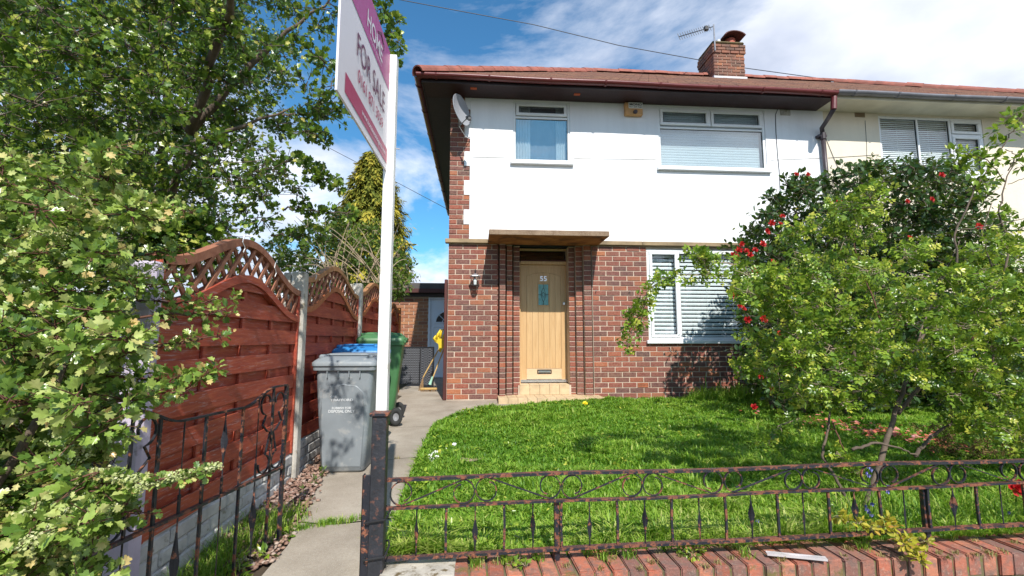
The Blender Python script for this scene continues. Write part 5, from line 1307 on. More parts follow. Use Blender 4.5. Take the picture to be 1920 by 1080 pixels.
def twigs_mesh(name, A, Bp, r0, r1, mat, parent):
    n = len(A); d = unit(Bp - A); x = unit(np.cross(d, rng.normal(size=(n, 3)))); y = np.cross(d, x); mid = (A + Bp) / 2 + x * (np.linalg.norm(Bp - A, axis=1, keepdims=True) * .06); V = []
    for P0, r in ((A, r0), (mid, (r0 + r1) / 2), (Bp, r1)):
        for k in range(3): a = 2 * math.pi * k / 3; V.append(P0 + (x * math.cos(a) + y * math.sin(a)) * r)
    V = np.stack(V, 1).reshape(-1, 3); f = []
    for s_ in range(2):
        for k in range(3): f.append((s_ * 3 + k, s_ * 3 + (k + 1) % 3, s_ * 3 + 3 + (k + 1) % 3, s_ * 3 + 3 + k))
    F = np.array(f)[None] + (np.arange(n) * 9)[:, None, None]
    o = meshobj(name, mesh_np(name, V, F.reshape(-1, 4), None, mat), parent); o['kind'] = 'stuff'; return o
def in_view(P_, m=.02):
    v = P_ - np.array(O); Fv = np.array([math.sin(T_) * math.cos(globals()['P_ANG']), math.cos(T_) * math.cos(P_ANG), math.sin(P_ANG)]); R_ = np.array([math.cos(T_), -math.sin(T_), 0]); U_ = np.cross(R_, Fv)
    z = v @ Fv; a = (v @ R_) / np.maximum(z, .01) * F_; b_ = (v @ U_) / np.maximum(z, .01) * F_
    return (z > .1) & (abs(a) < 960 * (1 - m)) & (abs(b_) < 540 * (1 - m)), z
P_ANG = math.radians(6.36)
def crown(name, tpl, data, mat, parent, singles=0, tmat=None, tr=(.004, .0015), leafname='leaf'):
    pos, R, sz, ti, A, Bp = data
    if singles:
        vis, z = in_view(pos); score = np.where(vis, sz / z, -1); idx = np.argsort(-score)[:singles]; keep = np.ones(len(pos), bool); keep[idx] = False
        tv, tf = np.array(tpl[0], float), np.array(tpl[1]); mes = []
        for q in range(8): mes.append(mesh_np(leafname, tv, tf, np.full(len(tv), (q + .5) / 8), mat))
        for i in idx:
            Mx = Matrix([[*(R[i][r] * sz[i]), pos[i][r]] for r in range(3)] + [[0, 0, 0, 1]])
            meshobj(leafname, mes[min(7, int(ti[i] * 8))], parent, Mx)
        pos, R, sz, ti = pos[keep], R[keep], sz[keep], ti[keep]
    o = spread(name, tpl, pos, R, sz, ti, mat, parent)
    if tmat is not None: twigs_mesh('twigs', A, Bp, tr[0], tr[1], tmat, parent)
    return o
def bound(tab, y): return float(np.interp(y, [t[0] for t in tab], [t[1] for t in tab]))
def limb(pts, r0, r1, mat, parent, name='branch', wob=.02):
    out = []; n = 6
    for i in range(len(pts) - 1):
        for j in range(n): out.append(Vector(pts[i]).lerp(Vector(pts[i + 1]), j / n) + Vector((random.uniform(-wob, wob), random.uniform(-wob, wob), random.uniform(-wob, wob))) * (0 if (i == 0 and j == 0) else 1))
    out.append(Vector(pts[-1])); k = len(out); b = B(); b.tube(out, [r0 + (r1 - r0) * i / (k - 1) for i in range(k)], 8); return b.go(name, mat, parent, True)

# ---- hawthorn bush by the gate
haw = thing('hawthorn_bush', 'big hawthorn bush with lobed leaves and cream blossom clusters, left of the open gate', 'bush', (-1.6, 1.7, -.3))
Rb = [(280, 60), (310, 260), (350, 190), (390, 340), (420, 340), (450, 270), (500, 265), (560, 250), (600, 245), (680, 252), (740, 245), (800, 235), (870, 225), (920, 215), (960, 215), (1000, 225), (1120, 240)]
cl = []
y = 300
while y < 1190:
    x = -130; rb = bound(Rb, y)
    while x < rb:
        edge_ = (rb - x) < 70
        Yc = random.uniform(1.35, 1.75) if y > 620 else random.uniform(1.55, 2.15)
        c = onY(x + random.uniform(-22, 22), y + random.uniform(-22, 22), Yc)
        if math.sin(x * .035 + y * .017) * math.sin(y * .031 - x * .012) + random.uniform(-.5, .5) < .45: cl.append((c, random.uniform(.08, .14), random.uniform(.7, 1.3)))
        x += 46
    y += 42
for x in range(-100, 230, 48):        # deeper layer that closes the bush
    for y in range(330, 1180, 62): cl.append((onY(x + random.uniform(-20, 20), y + random.uniform(-20, 20), 2.35), .20, 1.6))
clS = []
spr = [((200, 705), (300, 712), (405, 697), 1.75, 8), ((230, 560), (330, 570), (430, 560), 2.0, 5), ((240, 600), (330, 588), (425, 590), 1.95, 5), ((260, 655), (340, 640), (410, 628), 1.9, 4), ((230, 745), (290, 740), (350, 730), 1.7, 5),
       ((150, 470), (260, 480), (340, 470), 1.9, 6), ((180, 520), (270, 540), (345, 530), 1.9, 5), ((120, 930), (190, 950), (265, 960), 1.5, 5), ((100, 370), (300, 380), (360, 400), 2.0, 6)]
for p0, p1, p2, Yc, n in spr:
    pts = [onY(*p0, Yc), onY(*p1, Yc + .03), onY(*p2, Yc + .05)]
    limb(pts, .006, .002, M['red_twig'], haw, wob=.008)
    for i in range(n): t_ = .3 + .7 * i / (n - 1); q = pts[0].lerp(pts[1], t_ * 2) if t_ < .5 else pts[1].lerp(pts[2], t_ * 2 - 1); clS.append((q, .05, .6))
data = clump_leaves(cl, 100, .037, up=.5, young=.85, tw=12, sz=.7); d2 = clump_leaves(clS, 36, .036, up=.6, young=.9, tw=8, sz=.6); data = tuple(np.concatenate([a_, b_]) for a_, b_ in zip(data, d2))
crown('foliage', T_HAW, data, M['haw'], haw, singles=290, tmat=M['red_twig'], tr=(.0028, .0012))
for a, c_, d_, r in (((-1.75, 1.95, -.3), (-1.75, 1.95, .4), (-1.7, 2.0, 1.0), .03), ((-1.7, 2.1, -.3), (-1.85, 2.1, .5), (-1.9, 2.2, 1.2), .03), ((-1.6, 1.6, -.3), (-1.45, 1.5, .3), (-1.3, 1.6, .9), .025)): limb([a, c_, d_], r, .008, M['bark'], haw, 'stem')
# blossom clusters: many tiny five-petalled buds on one sprig after another
def blossoms(cl_, per, size, parent):
    P_ = np.concatenate([np.array(c) + unit(rng.normal(size=(per, 3))) * np.array([r, r, r * .6]) * (rng.random((per, 1)) ** .4) for c, r in cl_])
    N_ = unit(np.array([0, -.3, 1]) + rng.normal(size=P_.shape) * .5); R = basis(rdir(len(P_)), N_)
    tpl = ([(0, 0, 0)] + [(math.cos(2 * math.pi * k / 5), math.sin(2 * math.pi * k / 5), .35) for k in range(5)], [(0, 1 + k, 1 + (k + 1) % 5) for k in range(5)])
    spread('blossom', tpl, P_, R, size * (.6 + .8 * rng.random(len(P_))), rng.random(len(P_)), M['cream_flower'], parent)
bl = []
def runpx(pts, Yc, n, r): 
    for i in range(n):
        t_ = i / (n - 1) * (len(pts) - 1); k = min(int(t_), len(pts) - 2); f = t_ - k; q = onY(pts[k][0] + (pts[k + 1][0] - pts[k][0]) * f, pts[k][1] + (pts[k + 1][1] - pts[k][1]) * f, Yc + random.uniform(-.02, .02)); bl.append((q + Vector((0, 0, random.uniform(-.008, .008))), r))
spr_Y = 1.42
runpx([(150, 905), (200, 885), (260, 905), (330, 895), (400, 878)], spr_Y, 20, .026); runpx([(165, 480), (230, 500), (300, 505)], 1.9, 8, .04); runpx([(60, 955), (120, 960), (200, 950)], 1.4, 8, .03); runpx([(110, 820), (150, 850)], 1.45, 4, .035); runpx([(40, 1020), (90, 1000)], 1.35, 4, .03); runpx([(60, 430), (120, 440)], 1.8, 4, .04)
blossoms(bl, 80, .0036, haw)
limb([onY(120, 905, spr_Y + .05), onY(250, 905, spr_Y), onY(398, 882, spr_Y)], .005, .002, M['red_twig'], haw, wob=.004)
dd = clump_leaves([(onY(x, y, spr_Y), .03, .8) for x, y in ((150, 905), (170, 900), (215, 895), (255, 905), (300, 902), (345, 895), (385, 885))], 60, .022, young=1.2, up=1.); spread('sprig_leaves', T_HAW, *dd[:3], dd[3], M['golden_green'] if 'golden_green' in M else M['haw'], haw)

# ---- overhanging tree behind the fence
tree = thing('overhanging_tree', 'tall dense green tree leaning over the fence and filling the upper left sky', 'tree', (-2.6, 3.7, -.2))
Rt = [(-160, 700), (-60, 668), (0, 625), (60, 618), (130, 612), (200, 622), (250, 600), (290, 560), (330, 560), (360, 575), (400, 530), (440, 500), (480, 470), (520, 400)]
cl = []; cl2 = []
y = -150
while y < 500:
    rb = bound(Rt, y); x = -60 if y < 300 else 40
    while x < rb + 5:
        if 470 < x and y > 490: x += 40; continue
        de = rb - x
        Yc = random.uniform(2.7, 4.2) if de > 60 else random.uniform(3.0, 3.6)
        dens = 1.1 if de > 170 else .75
        if de < 170 and random.random() < .15: x += 42; continue
        if y > 470 and x < 240: x += 42; continue
        cl.append((onY(x + random.uniform(-20, 20), y + random.uniform(-20, 20), Yc), random.uniform(.13, .24), dens))
        x += 42
    y += 40
y = -150
while y < 520:
    rb = bound(Rt, y) - 75; x = -120
    while x < rb:
        cl.append((onY(x + random.uniform(-25, 25), y + random.uniform(-25, 25), random.uniform(4.4, 5.4)), random.uniform(.30, .42), 3.4 if x < rb - 90 else 1.4)); x += 46
    y += 46
for x, y in ((708, 18), (722, 30), (735, 62), (748, 80), (728, 92), (738, 108), (715, 70), (742, 40), (690, -20), (720, -10)): cl.append((onY(x, y, 3.3), .075, .55))
for p0, p1, n in (((560, 300), (632, 352), 7), ((560, 390), (650, 400), 4), ((560, 215), (645, 205), 5), ((540, 440), (600, 440), 3), ((580, 250), (610, 262), 3)):
    for i in range(n): t_ = i / (n - 1); cl.append((onY(p0[0] + (p1[0] - p0[0]) * t_, p0[1] + (p1[1] - p0[1]) * t_, 3.4), .07, .5))
    limb([onY(p0[0] - 30, p0[1] + 2, 3.4), onY(*p0, 3.4), onY(*p1, 3.4)], .008, .003, M['bark'], tree)
# boughs that reach forward above the gate
for x in range(290, 400, 20):
    for y in range(425, 505, 22): cl.append((onY(x + random.uniform(-8, 8), y + random.uniform(-8, 8) - (x - 290) * .15, 2.75), .10, .55))
for c_ in ((-1.1, 1.7, 2.75), (-.95, 1.35, 2.8), (-.7, 1.2, 2.85), (-1.2, 1.4, 2.85), (-1.0, 1.55, 2.95), (-.8, 1.7, 2.85), (-1.2, 1.9, 3.0), (-.62, 1.45, 2.9), (-1.05, 2.1, 3.1), (-.9, 1.25, 3.0), (-1.35, 1.5, 2.9), (-.5, 1.8, 3.1)): cl.append((Vector(c_), .16, .5))  # unseen clumps overhead, added to cast dappled shade on the bin
data = clump_leaves(cl, 74, .052, up=.25, young=.85, tw=10, sz=.6, outw=.7)
crown('foliage', T_HAW, data, M['tree'], tree, singles=290, tmat=M['bark'], tr=(.004, .0015))
limb([(-3.3, 4.6, -.25), (-3.25, 4.7, 1.2), (-3.2, 4.8, 2.4), (-3.3, 4.9, 3.6)], .11, .03, M['bark'], tree, 'trunk')
for pts in ([(-2.45, 3.63, 1.7), (-2.0, 3.3, 2.3), (-1.35, 3.3, 2.6)], [(-2.2, 3.55, 2.5), (-1.7, 3.0, 3.0), (-1.1, 2.2, 3.0), (-.7, 1.5, 2.95)], [(-2.5, 3.65, 1.5), (-3.1, 3.5, 1.9), (-3.6, 3.4, 2.6)], [(-2.2, 3.55, 2.5), (-1.6, 3.4, 3.1), (-1.1, 3.3, 3.5)]): limb(pts, .035, .006, M['bark'], tree)

# ---- conifer far behind the fence
con = thing('golden_conifer', 'tall golden green conifer rising behind the fence and the sale sign', 'tree', (-3.55, 16, 0))
ap = Vector((-3.72, 16, 7.55)); n = 34000
h = rng.random(n) ** .75; z = 7.5 - h * 6.8; rad = .12 + 1.75 * h ** .75; ang = rng.random(n) * 2 * np.pi
lump = 1 + .30 * np.sin(ang * 4 + z * 2.6) * np.sin(z * 3.7 + ang * 2) + .14 * np.sin(ang * 9 - z * 6) + rng.normal(0, .07, n); rr = rad * lump * (.72 + .28 * rng.random(n) ** .4)
pos = np.stack([ap.x + np.cos(ang) * rr, ap.y + np.sin(ang) * rr, z], 1); outd = np.stack([np.cos(ang), np.sin(ang), np.zeros(n)], 1)
dd = unit(outd * .8 + np.array([0, 0, -.75]) + rng.normal(size=(n, 3)) * .35); R = basis(dd, unit(outd + np.array([0, 0, .8]) + rng.normal(size=(n, 3)) * .3))
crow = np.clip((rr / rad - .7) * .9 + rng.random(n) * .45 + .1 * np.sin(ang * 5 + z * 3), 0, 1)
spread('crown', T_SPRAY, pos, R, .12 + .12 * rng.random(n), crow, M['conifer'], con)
limb([(ap.x, 16, 0), (ap.x, 16, 3), (ap.x, 16, 7.2)], .16, .02, M['bark'], con, 'trunk')

# ---- thicket behind the fence
thk = thing('overgrown_thicket', 'tangled light green climber with bare pale stems above the far fence panels', 'thicket', (-2.4, 7, 0))
cl = []
Tb = [(560, 400), (600, 440), (640, 400), (700, 400), (760, 470)]
for x in range(515, 765, 16):
    top = np.interp(x, [515, 560, 600, 640, 700, 740, 765], [455, 440, 425, 405, 430, 465, 490])
    y = top
    while y < 560:
        if random.random() < .8: cl.append((onY(x + random.uniform(-9, 9), y + random.uniform(-9, 9), random.uniform(7.4, 9.5)), random.uniform(.16, .28), 1.))
        y += 20
data = clump_leaves(cl, 90, .085, young=.7); crown('foliage', T_SIMPLE, data, M['bramble'], thk, tmat=M['twig'], tr=(.006, .003))
for i in range(44):
    x0_ = random.uniform(600, 735); a = onY(x0_, 530, 7.3); e = onY(x0_ + random.uniform(-110, 60), random.uniform(405, 500), random.uniform(6.9, 7.6)); m_ = a.lerp(e, .5) + Vector((0, 0, random.uniform(.1, .3)))
    b = B(); pts = [a.lerp(m_, t_).lerp(m_.lerp(e, t_), t_) for t_ in lin(0, 1, 8)]; b.tube(pts, [.010 - .006 * t_ for t_ in lin(0, 1, 8)], 4); b.go('stem', M['twig'], thk)

# ---- camellia against the house
cam_ = thing('camellia_bush', 'large dark glossy camellia bush dotted with red flowers, against the house', 'bush', (4.3, 5.9, -.05))
Lc = [(310, 1600), (330, 1585), (345, 1480), (380, 1455), (420, 1425), (470, 1395), (520, 1392), (560, 1400), (620, 1402), (680, 1405), (730, 1420), (760, 1470)]
Rc = [(310, 1760), (330, 1815), (360, 1840), (420, 1850), (480, 1900), (760, 1960)]
cl = []
y = 322
while y < 765:
    x = bound(Lc, y); re_ = bound(Rc, y)
    while x < re_:
        Yc = random.uniform(5.2, 6.4); cl.append((onY(x + random.uniform(-12, 12), y + random.uniform(-12, 12), Yc), random.uniform(.17, .28), 1.0))
        if random.random() < .9: cl.append((onY(x + random.uniform(10, 30), y + random.uniform(-12, 12), random.uniform(6.0, 6.7)), .3, 1.2))
        x += 31
    y += 29
for x, y in ((1500, 330), (1510, 345), (1520, 362), (1497, 338), (1445, 400), (1415, 440), (1390, 465), (1640, 312), (1705, 318), (1430, 425), (1385, 480), (1620, 318)): cl.append((onY(x, y, 5.6), .085, .5))
data = clump_leaves(cl, 60, .085, up=.6, young=.5, tw=10, outw=.9)
crown('foliage', T_OVAL, data, M['camellia'], cam_, singles=200, tmat=M['bark'], tr=(.005, .002))
for a in ((4.2, 5.9), (4.5, 6.0), (4.0, 6.1), (5.0, 5.9), (4.7, 5.7)): limb([(a[0], a[1], -.1), (a[0] + random.uniform(-.3, .3), a[1] - .1, .8), (a[0] + random.uniform(-.6, .6), a[1], 1.9)], .035, .012, M['bark'], cam_, 'stem')
def flower_mesh(mat, nm='flower', layers=((1, 6, 15), (.75, 6, 40), (.5, 5, 65))):
    V = []; Fc = []; Ti = []
    for L_, n, el in layers:
        for k in range(n):
            a = 2 * math.pi * (k + .5 * (L_ < 1)) / n + random.uniform(-.2, .2); e = math.radians(el + random.uniform(-8, 8)); d = Vector((math.cos(a) * math.cos(e), math.sin(a) * math.cos(e), math.sin(e))); s_ = Vector((-math.sin(a), math.cos(a), 0)); i = len(V)
            V += [Vector((0, 0, 0)), d * L_ * .55 + s_ * .34 * L_, d * L_ * .55 - s_ * .34 * L_, d * L_ + s_ * .2 * L_ + Vector((0, 0, .1)), d * L_ - s_ * .2 * L_ + Vector((0, 0, .1))]; Fc += [(i, i + 1, i + 2), (i + 1, i + 3, i + 4), (i + 1, i + 4, i + 2)]; Ti += [random.random()] * 5
    return mesh_np(nm, np.array([tuple(v) for v in V]), np.array(Fc), np.array(Ti), mat)
fms = [flower_mesh(M['red_petal']) for _ in range(4)]
f3 = [(485, 150), (555, 150), (685, 318), (1145, 310), (1350, 155), (1290, 300), (130, 640), (190, 605), (240, 600), (285, 565), (345, 670), (235, 720), (310, 490), (405, 400), (340, 440), (130, 895), (245, 895), (170, 950), (195, 1015), (1035, 680), (1160, 525), (690, 375), (885, 360), (1570, 460), (290, 1010), (145, 600), (125, 660), (260, 740), (110, 625), (160, 565), (210, 630), (120, 870), (240, 920), (740, 310), (390, 445), (150, 930)]
f4 = [(385, 210), (320, 260), (340, 540), (505, 580), (515, 520), (275, 460), (235, 645), (480, 395), (300, 130), (880, 205)]
fl_px = [(1340 + x / 3.176, 280 + y / 3.176) for x, y in f3] + [(1340 + x / 3.176, 560 + y / 3.176) for x, y in f4]
for x, y in fl_px:
    c = onY(x, y, random.uniform(4.80, 5.0)); s_ = random.uniform(.028, .044)
    meshobj('flower', random.choice(fms), cam_, Matrix.Translation(c) @ Vector((-.1 + random.uniform(-.4, .4), -1, .4 + random.uniform(-.4, .4))).to_track_quat('Z', 'Y').to_matrix().to_4x4() @ Matrix.Scale(s_, 4))

# ---- rose shrub in the lawn
rose = thing('rose_shrub', 'wide light green rose shrub on crooked brown stems, in front of the camellia', 'shrub', (2.43, 2.9, -.18))
Lr = [(375, 1565), (400, 1530), (430, 1520), (460, 1495), (500, 1440), (530, 1400), (560, 1405), (600, 1420), (640, 1415), (680, 1410), (710, 1420), (740, 1530), (790, 1800), (830, 1900)]
cl = []; y = 380
while y < 830:
    x = bound(Lr, y)
    while x < 2040:
        yy = y + random.uniform(-14, 14); hole = (1650 < x < 1790 and 370 < yy < 470) or (1590 < x < 1670 and 455 < yy < 510) or (1590 < x < 1780 and yy > 715) or (x > 1640 and yy < 410) or (x > 1800 and yy < 450)
        if math.sin(x * .045 + y * .02 + 1) * math.sin(y * .05 - x * .02) > .62: hole = True
        if not hole and random.random() < .95: cl.append((onY(x + random.uniform(-14, 14), yy, random.uniform(2.62, 3.8)), random.uniform(.10, .17), random.uniform(.8, 1.3)))
        if not hole and yy > 520 and random.random() < .4: cl.append((onY(x, yy, random.uniform(2.55, 2.8)), .10, .8))
        x += 38
    y += 34
cl2 = []
sprays = [[(1440, 530), (1380, 520), (1300, 515), (1240, 520)], [(1250, 520), (1215, 545), (1205, 590), (1185, 620), (1175, 648)], [(1400, 500), (1340, 490), (1290, 480)], [(1330, 520), (1318, 485), (1305, 478)], [(1225, 530), (1195, 580), (1178, 600)],
          [(1440, 690), (1400, 695), (1385, 690)], [(1560, 730), (1530, 745), (1515, 755)], [(1600, 735), (1640, 730), (1660, 745)], [(1500, 785), (1460, 800), (1440, 835)], [(1570, 850), (1590, 870), (1610, 890)], [(1820, 800), (1870, 780), (1930, 770)], [(1560, 740), (1580, 760), (1590, 750)]]
for sp_ in sprays:
    Yc = 3.3 if sp_[0][1] < 700 and sp_[0][0] < 1450 else 3.0
    pts = [onY(x, y, Yc) for x, y in sp_]; limb(pts, .005, .002, M['twig'], rose, wob=.006)
    for i in range(len(pts) * 3): t_ = i / (len(pts) * 3 - 1) * (len(pts) - 1) * .999; k = int(t_); cl2.append((pts[k].lerp(pts[k + 1], t_ - k), .055, .36))
data = clump_leaves(cl, 74, .064, up=.45, young=.85, tw=11, sz=.5)
d2 = clump_leaves(cl2, 34, .070, up=.5, young=.85, tw=8, sz=.5); data = tuple(np.concatenate([a_, b_]) for a_, b_ in zip(data, d2))
crown('foliage', T_ROSE, data, M['rose'], rose, singles=290, tmat=M['twig'], tr=(.0030, .0012))
for pts, r in (([(1612, 985, 2.9), (1655, 850, 2.95), (1682, 760, 3.0), (1708, 690, 3.2), (1742, 600, 3.5)], .030), ([(1684, 775, 3.0), (1725, 722, 3.1), (1765, 650, 3.4)], .022), ([(1598, 843, 2.8), (1640, 830, 2.85), (1680, 838, 2.9), (1722, 856, 2.95)], .014),
               ([(1715, 856, 2.95), (1745, 818, 2.95), (1785, 795, 3.0), (1786, 765, 3.0), (1774, 735, 3.0)], .018), ([(1600, 965, 2.95), (1565, 892, 3.0), (1540, 855, 3.05), (1554, 800, 3.1), (1560, 740, 3.15), (1580, 680, 3.2)], .016), ([(1560, 790, 3.1), (1575, 830, 3.0), (1590, 860, 3.0)], .008),
               ([(1785, 770, 3.0), (1850, 800, 2.9)], .005), ([(1450, 690, 3.2), (1500, 560, 3.3), (1560, 440, 3.3)], .008), ([(1700, 690, 3.2), (1760, 540, 3.5), (1800, 450, 3.5)], .010), ([(1660, 620, 3.1), (1620, 520, 3.2), (1590, 420, 3.3)], .009), ([(1690, 590, 3.1), (1620, 690, 3.0)], .006), ([(1820, 640, 2.9), (1860, 560, 2.9), (1900, 520, 2.8)], .008)):
    limb([onY(*p) for p in pts], r * .68, r * .3, M['bark'] if r > .009 else M['red_twig'], rose, 'stem' if r > .013 else 'branch', wob=.006)

# ---- thin young tree at the right edge
yt = thing('young_tree', 'thin young tree with sparse light leaves and bare twigs before the cream wall', 'tree', (3.6, 3.2, -.15))
for pts, r in (([(1850, 760, 3.2), (1880, 560, 3.2), (1890, 440, 3.2), (1872, 400, 3.2), (1888, 330, 3.2), (1925, 270, 3.2)], .010), ([(1800, 520, 3.2), (1790, 440, 3.2), (1830, 350, 3.2), (1890, 260, 3.2), (1915, 215, 3.2)], .008), ([(1885, 340, 3.2), (1850, 300, 3.2), (1800, 285, 3.2)], .004), ([(1890, 320, 3.2), (1905, 290, 3.2), (1885, 280, 3.2)], .004), ([(1860, 500, 3.2), (1840, 440, 3.2), (1860, 380, 3.2)], .005), ([(1800, 430, 3.2), (1850, 425, 3.2), (1920, 410, 3.2)], .004), ([(1890, 345, 3.2), (1930, 330, 3.2)], .003)):
    limb([onY(*p) for p in pts], r, .003, M['bark'], yt, 'stem' if r > .006 else 'branch', wob=.008)
cl = [(onY(x, y, 3.2), .065, .5) for x, y in ((1900, 215), (1885, 235), (1912, 225), (1870, 245), (1895, 250), (1880, 270), (1850, 285), (1860, 300), (1845, 320), (1830, 335), (1815, 325), (1800, 288), (1788, 284), (1790, 305), (1815, 290), (1835, 300), (1850, 345), (1868, 335), (1905, 295), (1920, 310), (1880, 395), (1900, 400), (1915, 430), (1860, 440), (1890, 450), (1840, 360), (1825, 470), (1870, 480))]
data = clump_leaves(cl, 42, .060, young=.7, tw=7); crown('foliage', T_SIMPLE, data, M['rose'], yt, singles=60, tmat=M['bark'], tr=(.0025, .001))
# ---- bronze heath at the right edge
hs = thing('bronze_heath', 'low bronze and olive small-leaved shrub at the right, behind the railing', 'shrub', (3.6, 3.2, -.15))
cl = [(G(x, 880, 0) + Vector((random.uniform(-.05, .05), random.uniform(-.1, .4), z)), .12, 1.) for x in range(1790, 2050, 18) for z in (.03, .12, .2, .28)]
data = clump_leaves(cl, 90, .020, young=.8, tw=12); crown('foliage', T_SIMPLE, data, M['heather'], hs, tmat=M['red_twig'], tr=(.002, .001))

# ---- grass
def lawn_mask(x, y):
    ex = np.array([e[0] for e in edge]); ey = np.array([e[1] for e in edge]); k = 8
    pr = np.interp(y, ey[:k + 1], ex[:k + 1]); fy_ = np.interp(x, ex[k:], ey[k:])
    return (y > 2.46) & (x < 7) & (((y < ey[k]) & (x > pr)) | ((x > ex[k]) & (y < fy_)))
n = 420000
gx = rng.uniform(-.6, 6.6, n); gy = 2.46 + (7.1 - 2.46) * rng.random(n) ** 1.5
ok = lawn_mask(gx + .03, gy) & ((gx / gy) < 1.28); gx, gy = gx[ok], gy[ok]; n = len(gx)
patch = np.sin(gx * 2.1 + 1.3 * np.sin(gy * 1.7)) * np.sin(gy * 2.4 + gx * .8); patch2 = np.sin(gx * 6.3 + 2 * np.sin(gy * 5)) * np.sin(gy * 7.1 - gx * 3)
tall = np.clip((gx - 3.0) * 2, 0, 1) * np.clip((gy - 6.55) * 3, 0, 1)
hh = (.040 + .050 * rng.random(n) ** 1.5) * (1 + .30 * patch + .25 * patch2) * (1 + 2.2 * tall * rng.random(n)); clmp = np.clip(np.sin(gx * 13 + 3 * np.sin(gy * 6)) * np.sin(gy * 15 + 2 * np.sin(gx * 7)), 0, 1); hh *= .8 + .9 * clmp * rng.random(n); hh *= 1 + (.7 + .5 * np.clip(gx - 1, 0, 1.5)) * np.exp(-((gy - 2.5) / .16) ** 2) * rng.random(n)
gzv = -.04 * (7.3 - gy) + .02 + .012 * np.sin(gx * 2.3 + gy) * np.cos(gy * 3.1)
az = rng.random(n) * 2 * np.pi; lean = .35 + 1.0 * rng.random(n) + .3 * patch2; dx, dy = np.cos(az), np.sin(az); w = .0026 + .0022 * rng.random(n) + .0006 * gy
P0 = np.stack([gx, gy, gzv], 1); side = np.stack([-dy, dx, np.zeros(n)], 1); fw_ = np.stack([dx, dy, np.zeros(n)], 1); upv = np.array([0, 0, 1.])
m1 = P0 + upv * (hh * .6)[:, None] + fw_ * (hh * lean * .25)[:, None]; m2 = P0 + upv * (hh * (1 - .25 * lean))[:, None] + fw_ * (hh * lean * .75)[:, None]
V = np.stack([P0 - side * w[:, None], P0 + side * w[:, None], m1 - side * w[:, None] * .8, m1 + side * w[:, None] * .8, m2], 1).reshape(-1, 3)
F = np.array([(0, 1, 3), (0, 3, 2), (2, 3, 4)])[None] + (np.arange(n) * 5)[:, None, None]
ti = np.clip(.42 + .14 * patch + .12 * patch2 + rng.normal(0, .2, n) + .35 * np.exp(-(gy - 2.5) / .5) - .0 * gx, 0, 1)
o = meshobj('grass', mesh_np('grass', V, F.reshape(-1, 3), np.repeat(ti, 5), M['grass'])); tag(o, 'bright green lawn of unmown grass between the railing and the house', 'grass', kind='stuff')
nb2 = 2600; wx_ = rng.uniform(-.45, 5.5, nb2); wy_ = 2.5 + 4.3 * rng.random(nb2) ** 1.6; cw = np.sin(wx_ * 3.1 + 2 * np.sin(wy_ * 2.2)) * np.sin(wy_ * 4.3 + wx_) + rng.normal(0, .35, nb2); ok = lawn_mask(wx_ + .03, wy_) & (cw > .15); wx_, wy_ = wx_[ok], wy_[ok]
wp = np.stack([wx_, wy_, -.04 * (7.3 - wy_) + .045 + .03 * rng.random(len(wx_))], 1); wp = np.repeat(wp, 5, 0) + rng.normal(0, .012, (len(wx_) * 5, 3)) * np.array([1, 1, .4])
o = spread('clover', T_OVAL, wp, basis(rdir(len(wp)) * np.array([1, 1, .5]), unit(np.array([0, -.2, 1.]) + rng.normal(size=wp.shape) * .4)), .018 + .028 * rng.random(len(wp)), rng.random(len(wp)), M['rose'], None); tag(o, 'patches of broad-leaved weeds and clover growing through the lawn', 'weeds')
def tufts(name, pts, per, h0, spread_, mat, label=None, cat='weeds', parent=None, group=None, wd=.0016):
    P_ = np.concatenate([np.array(p) + np.c_[rng.normal(0, spread_, (per, 2)), np.zeros(per)] for p in pts]); m = len(P_)
    a = rng.random(m) * 2 * np.pi; hgt = h0 * (.4 + rng.random(m)); d = np.stack([np.cos(a), np.sin(a), np.zeros(m)], 1); s_ = np.stack([-np.sin(a), np.cos(a), np.zeros(m)], 1) * wd
    m1 = P_ + np.array([0, 0, .6]) * hgt[:, None] + d * (hgt * .2)[:, None]; m2 = P_ + np.array([0, 0, .85]) * hgt[:, None] + d * (hgt * .7)[:, None]
    V = np.stack([P_ - s_, P_ + s_, m1 - s_, m1 + s_, m2], 1).reshape(-1, 3); F = np.array([(0, 1, 3), (0, 3, 2), (2, 3, 4)])[None] + (np.arange(m) * 5)[:, None, None]
    o = meshobj(name, mesh_np(name, V, F.reshape(-1, 3), np.repeat(rng.random(m), 5), mat), parent)
    return tag(o, label, cat, group, 'stuff') if label else o
tufts('crack_grass', [G(x, y) for x, y in [(575, 990), (600, 985), (618, 982), (640, 980), (660, 977), (680, 972), (725, 968), (740, 968), (560, 993), (610, 984), (625, 981)]], 70, .035, .016, M['grass'], 'short grass growing out of the crack across the concrete path')
tufts('crack_grass', [G(x, y) for x, y in [(845, 792), (852, 792), (868, 781), (545, 760), (700, 862), (745, 860)]], 25, .02, .02, M['dry'], 'dry grass wisps along the farther joints of the path')
tufts('coping_moss', [Vector((-.03 + .0815 * (i + .5) + random.uniform(-.01, .01), 2.22 + random.random() * .18, -.125)) for i in range(36) for _ in range(2) if random.random() < .55], 26, .020, .010, M['dry'], 'dry moss and wisps of grass in the joints of the coping bricks')
tufts('coping_grass', [onZ(x, y, -.125) for x, y in [(895, 1060), (945, 1055), (1010, 1050), (1105, 1040), (1135, 1050), (1150, 1035), (1180, 1045), (1385, 1030), (1400, 1045), (1245, 1030), (1530, 1012), (1620, 1030), (1780, 1010), (1880, 1000), (1660, 1010)]], 55, .05, .016, M['grass'], 'thin green weeds sprouting between the coping bricks')
tufts('strip_grass', [Vector((-1.30 + random.uniform(-.08, .2), y, gz(0, y) - .01)) for y in lin(1.9, 3.1, 26)], 120, .10, .05, M['grass'], 'dark green grass in the strip between fence and path behind the gate')
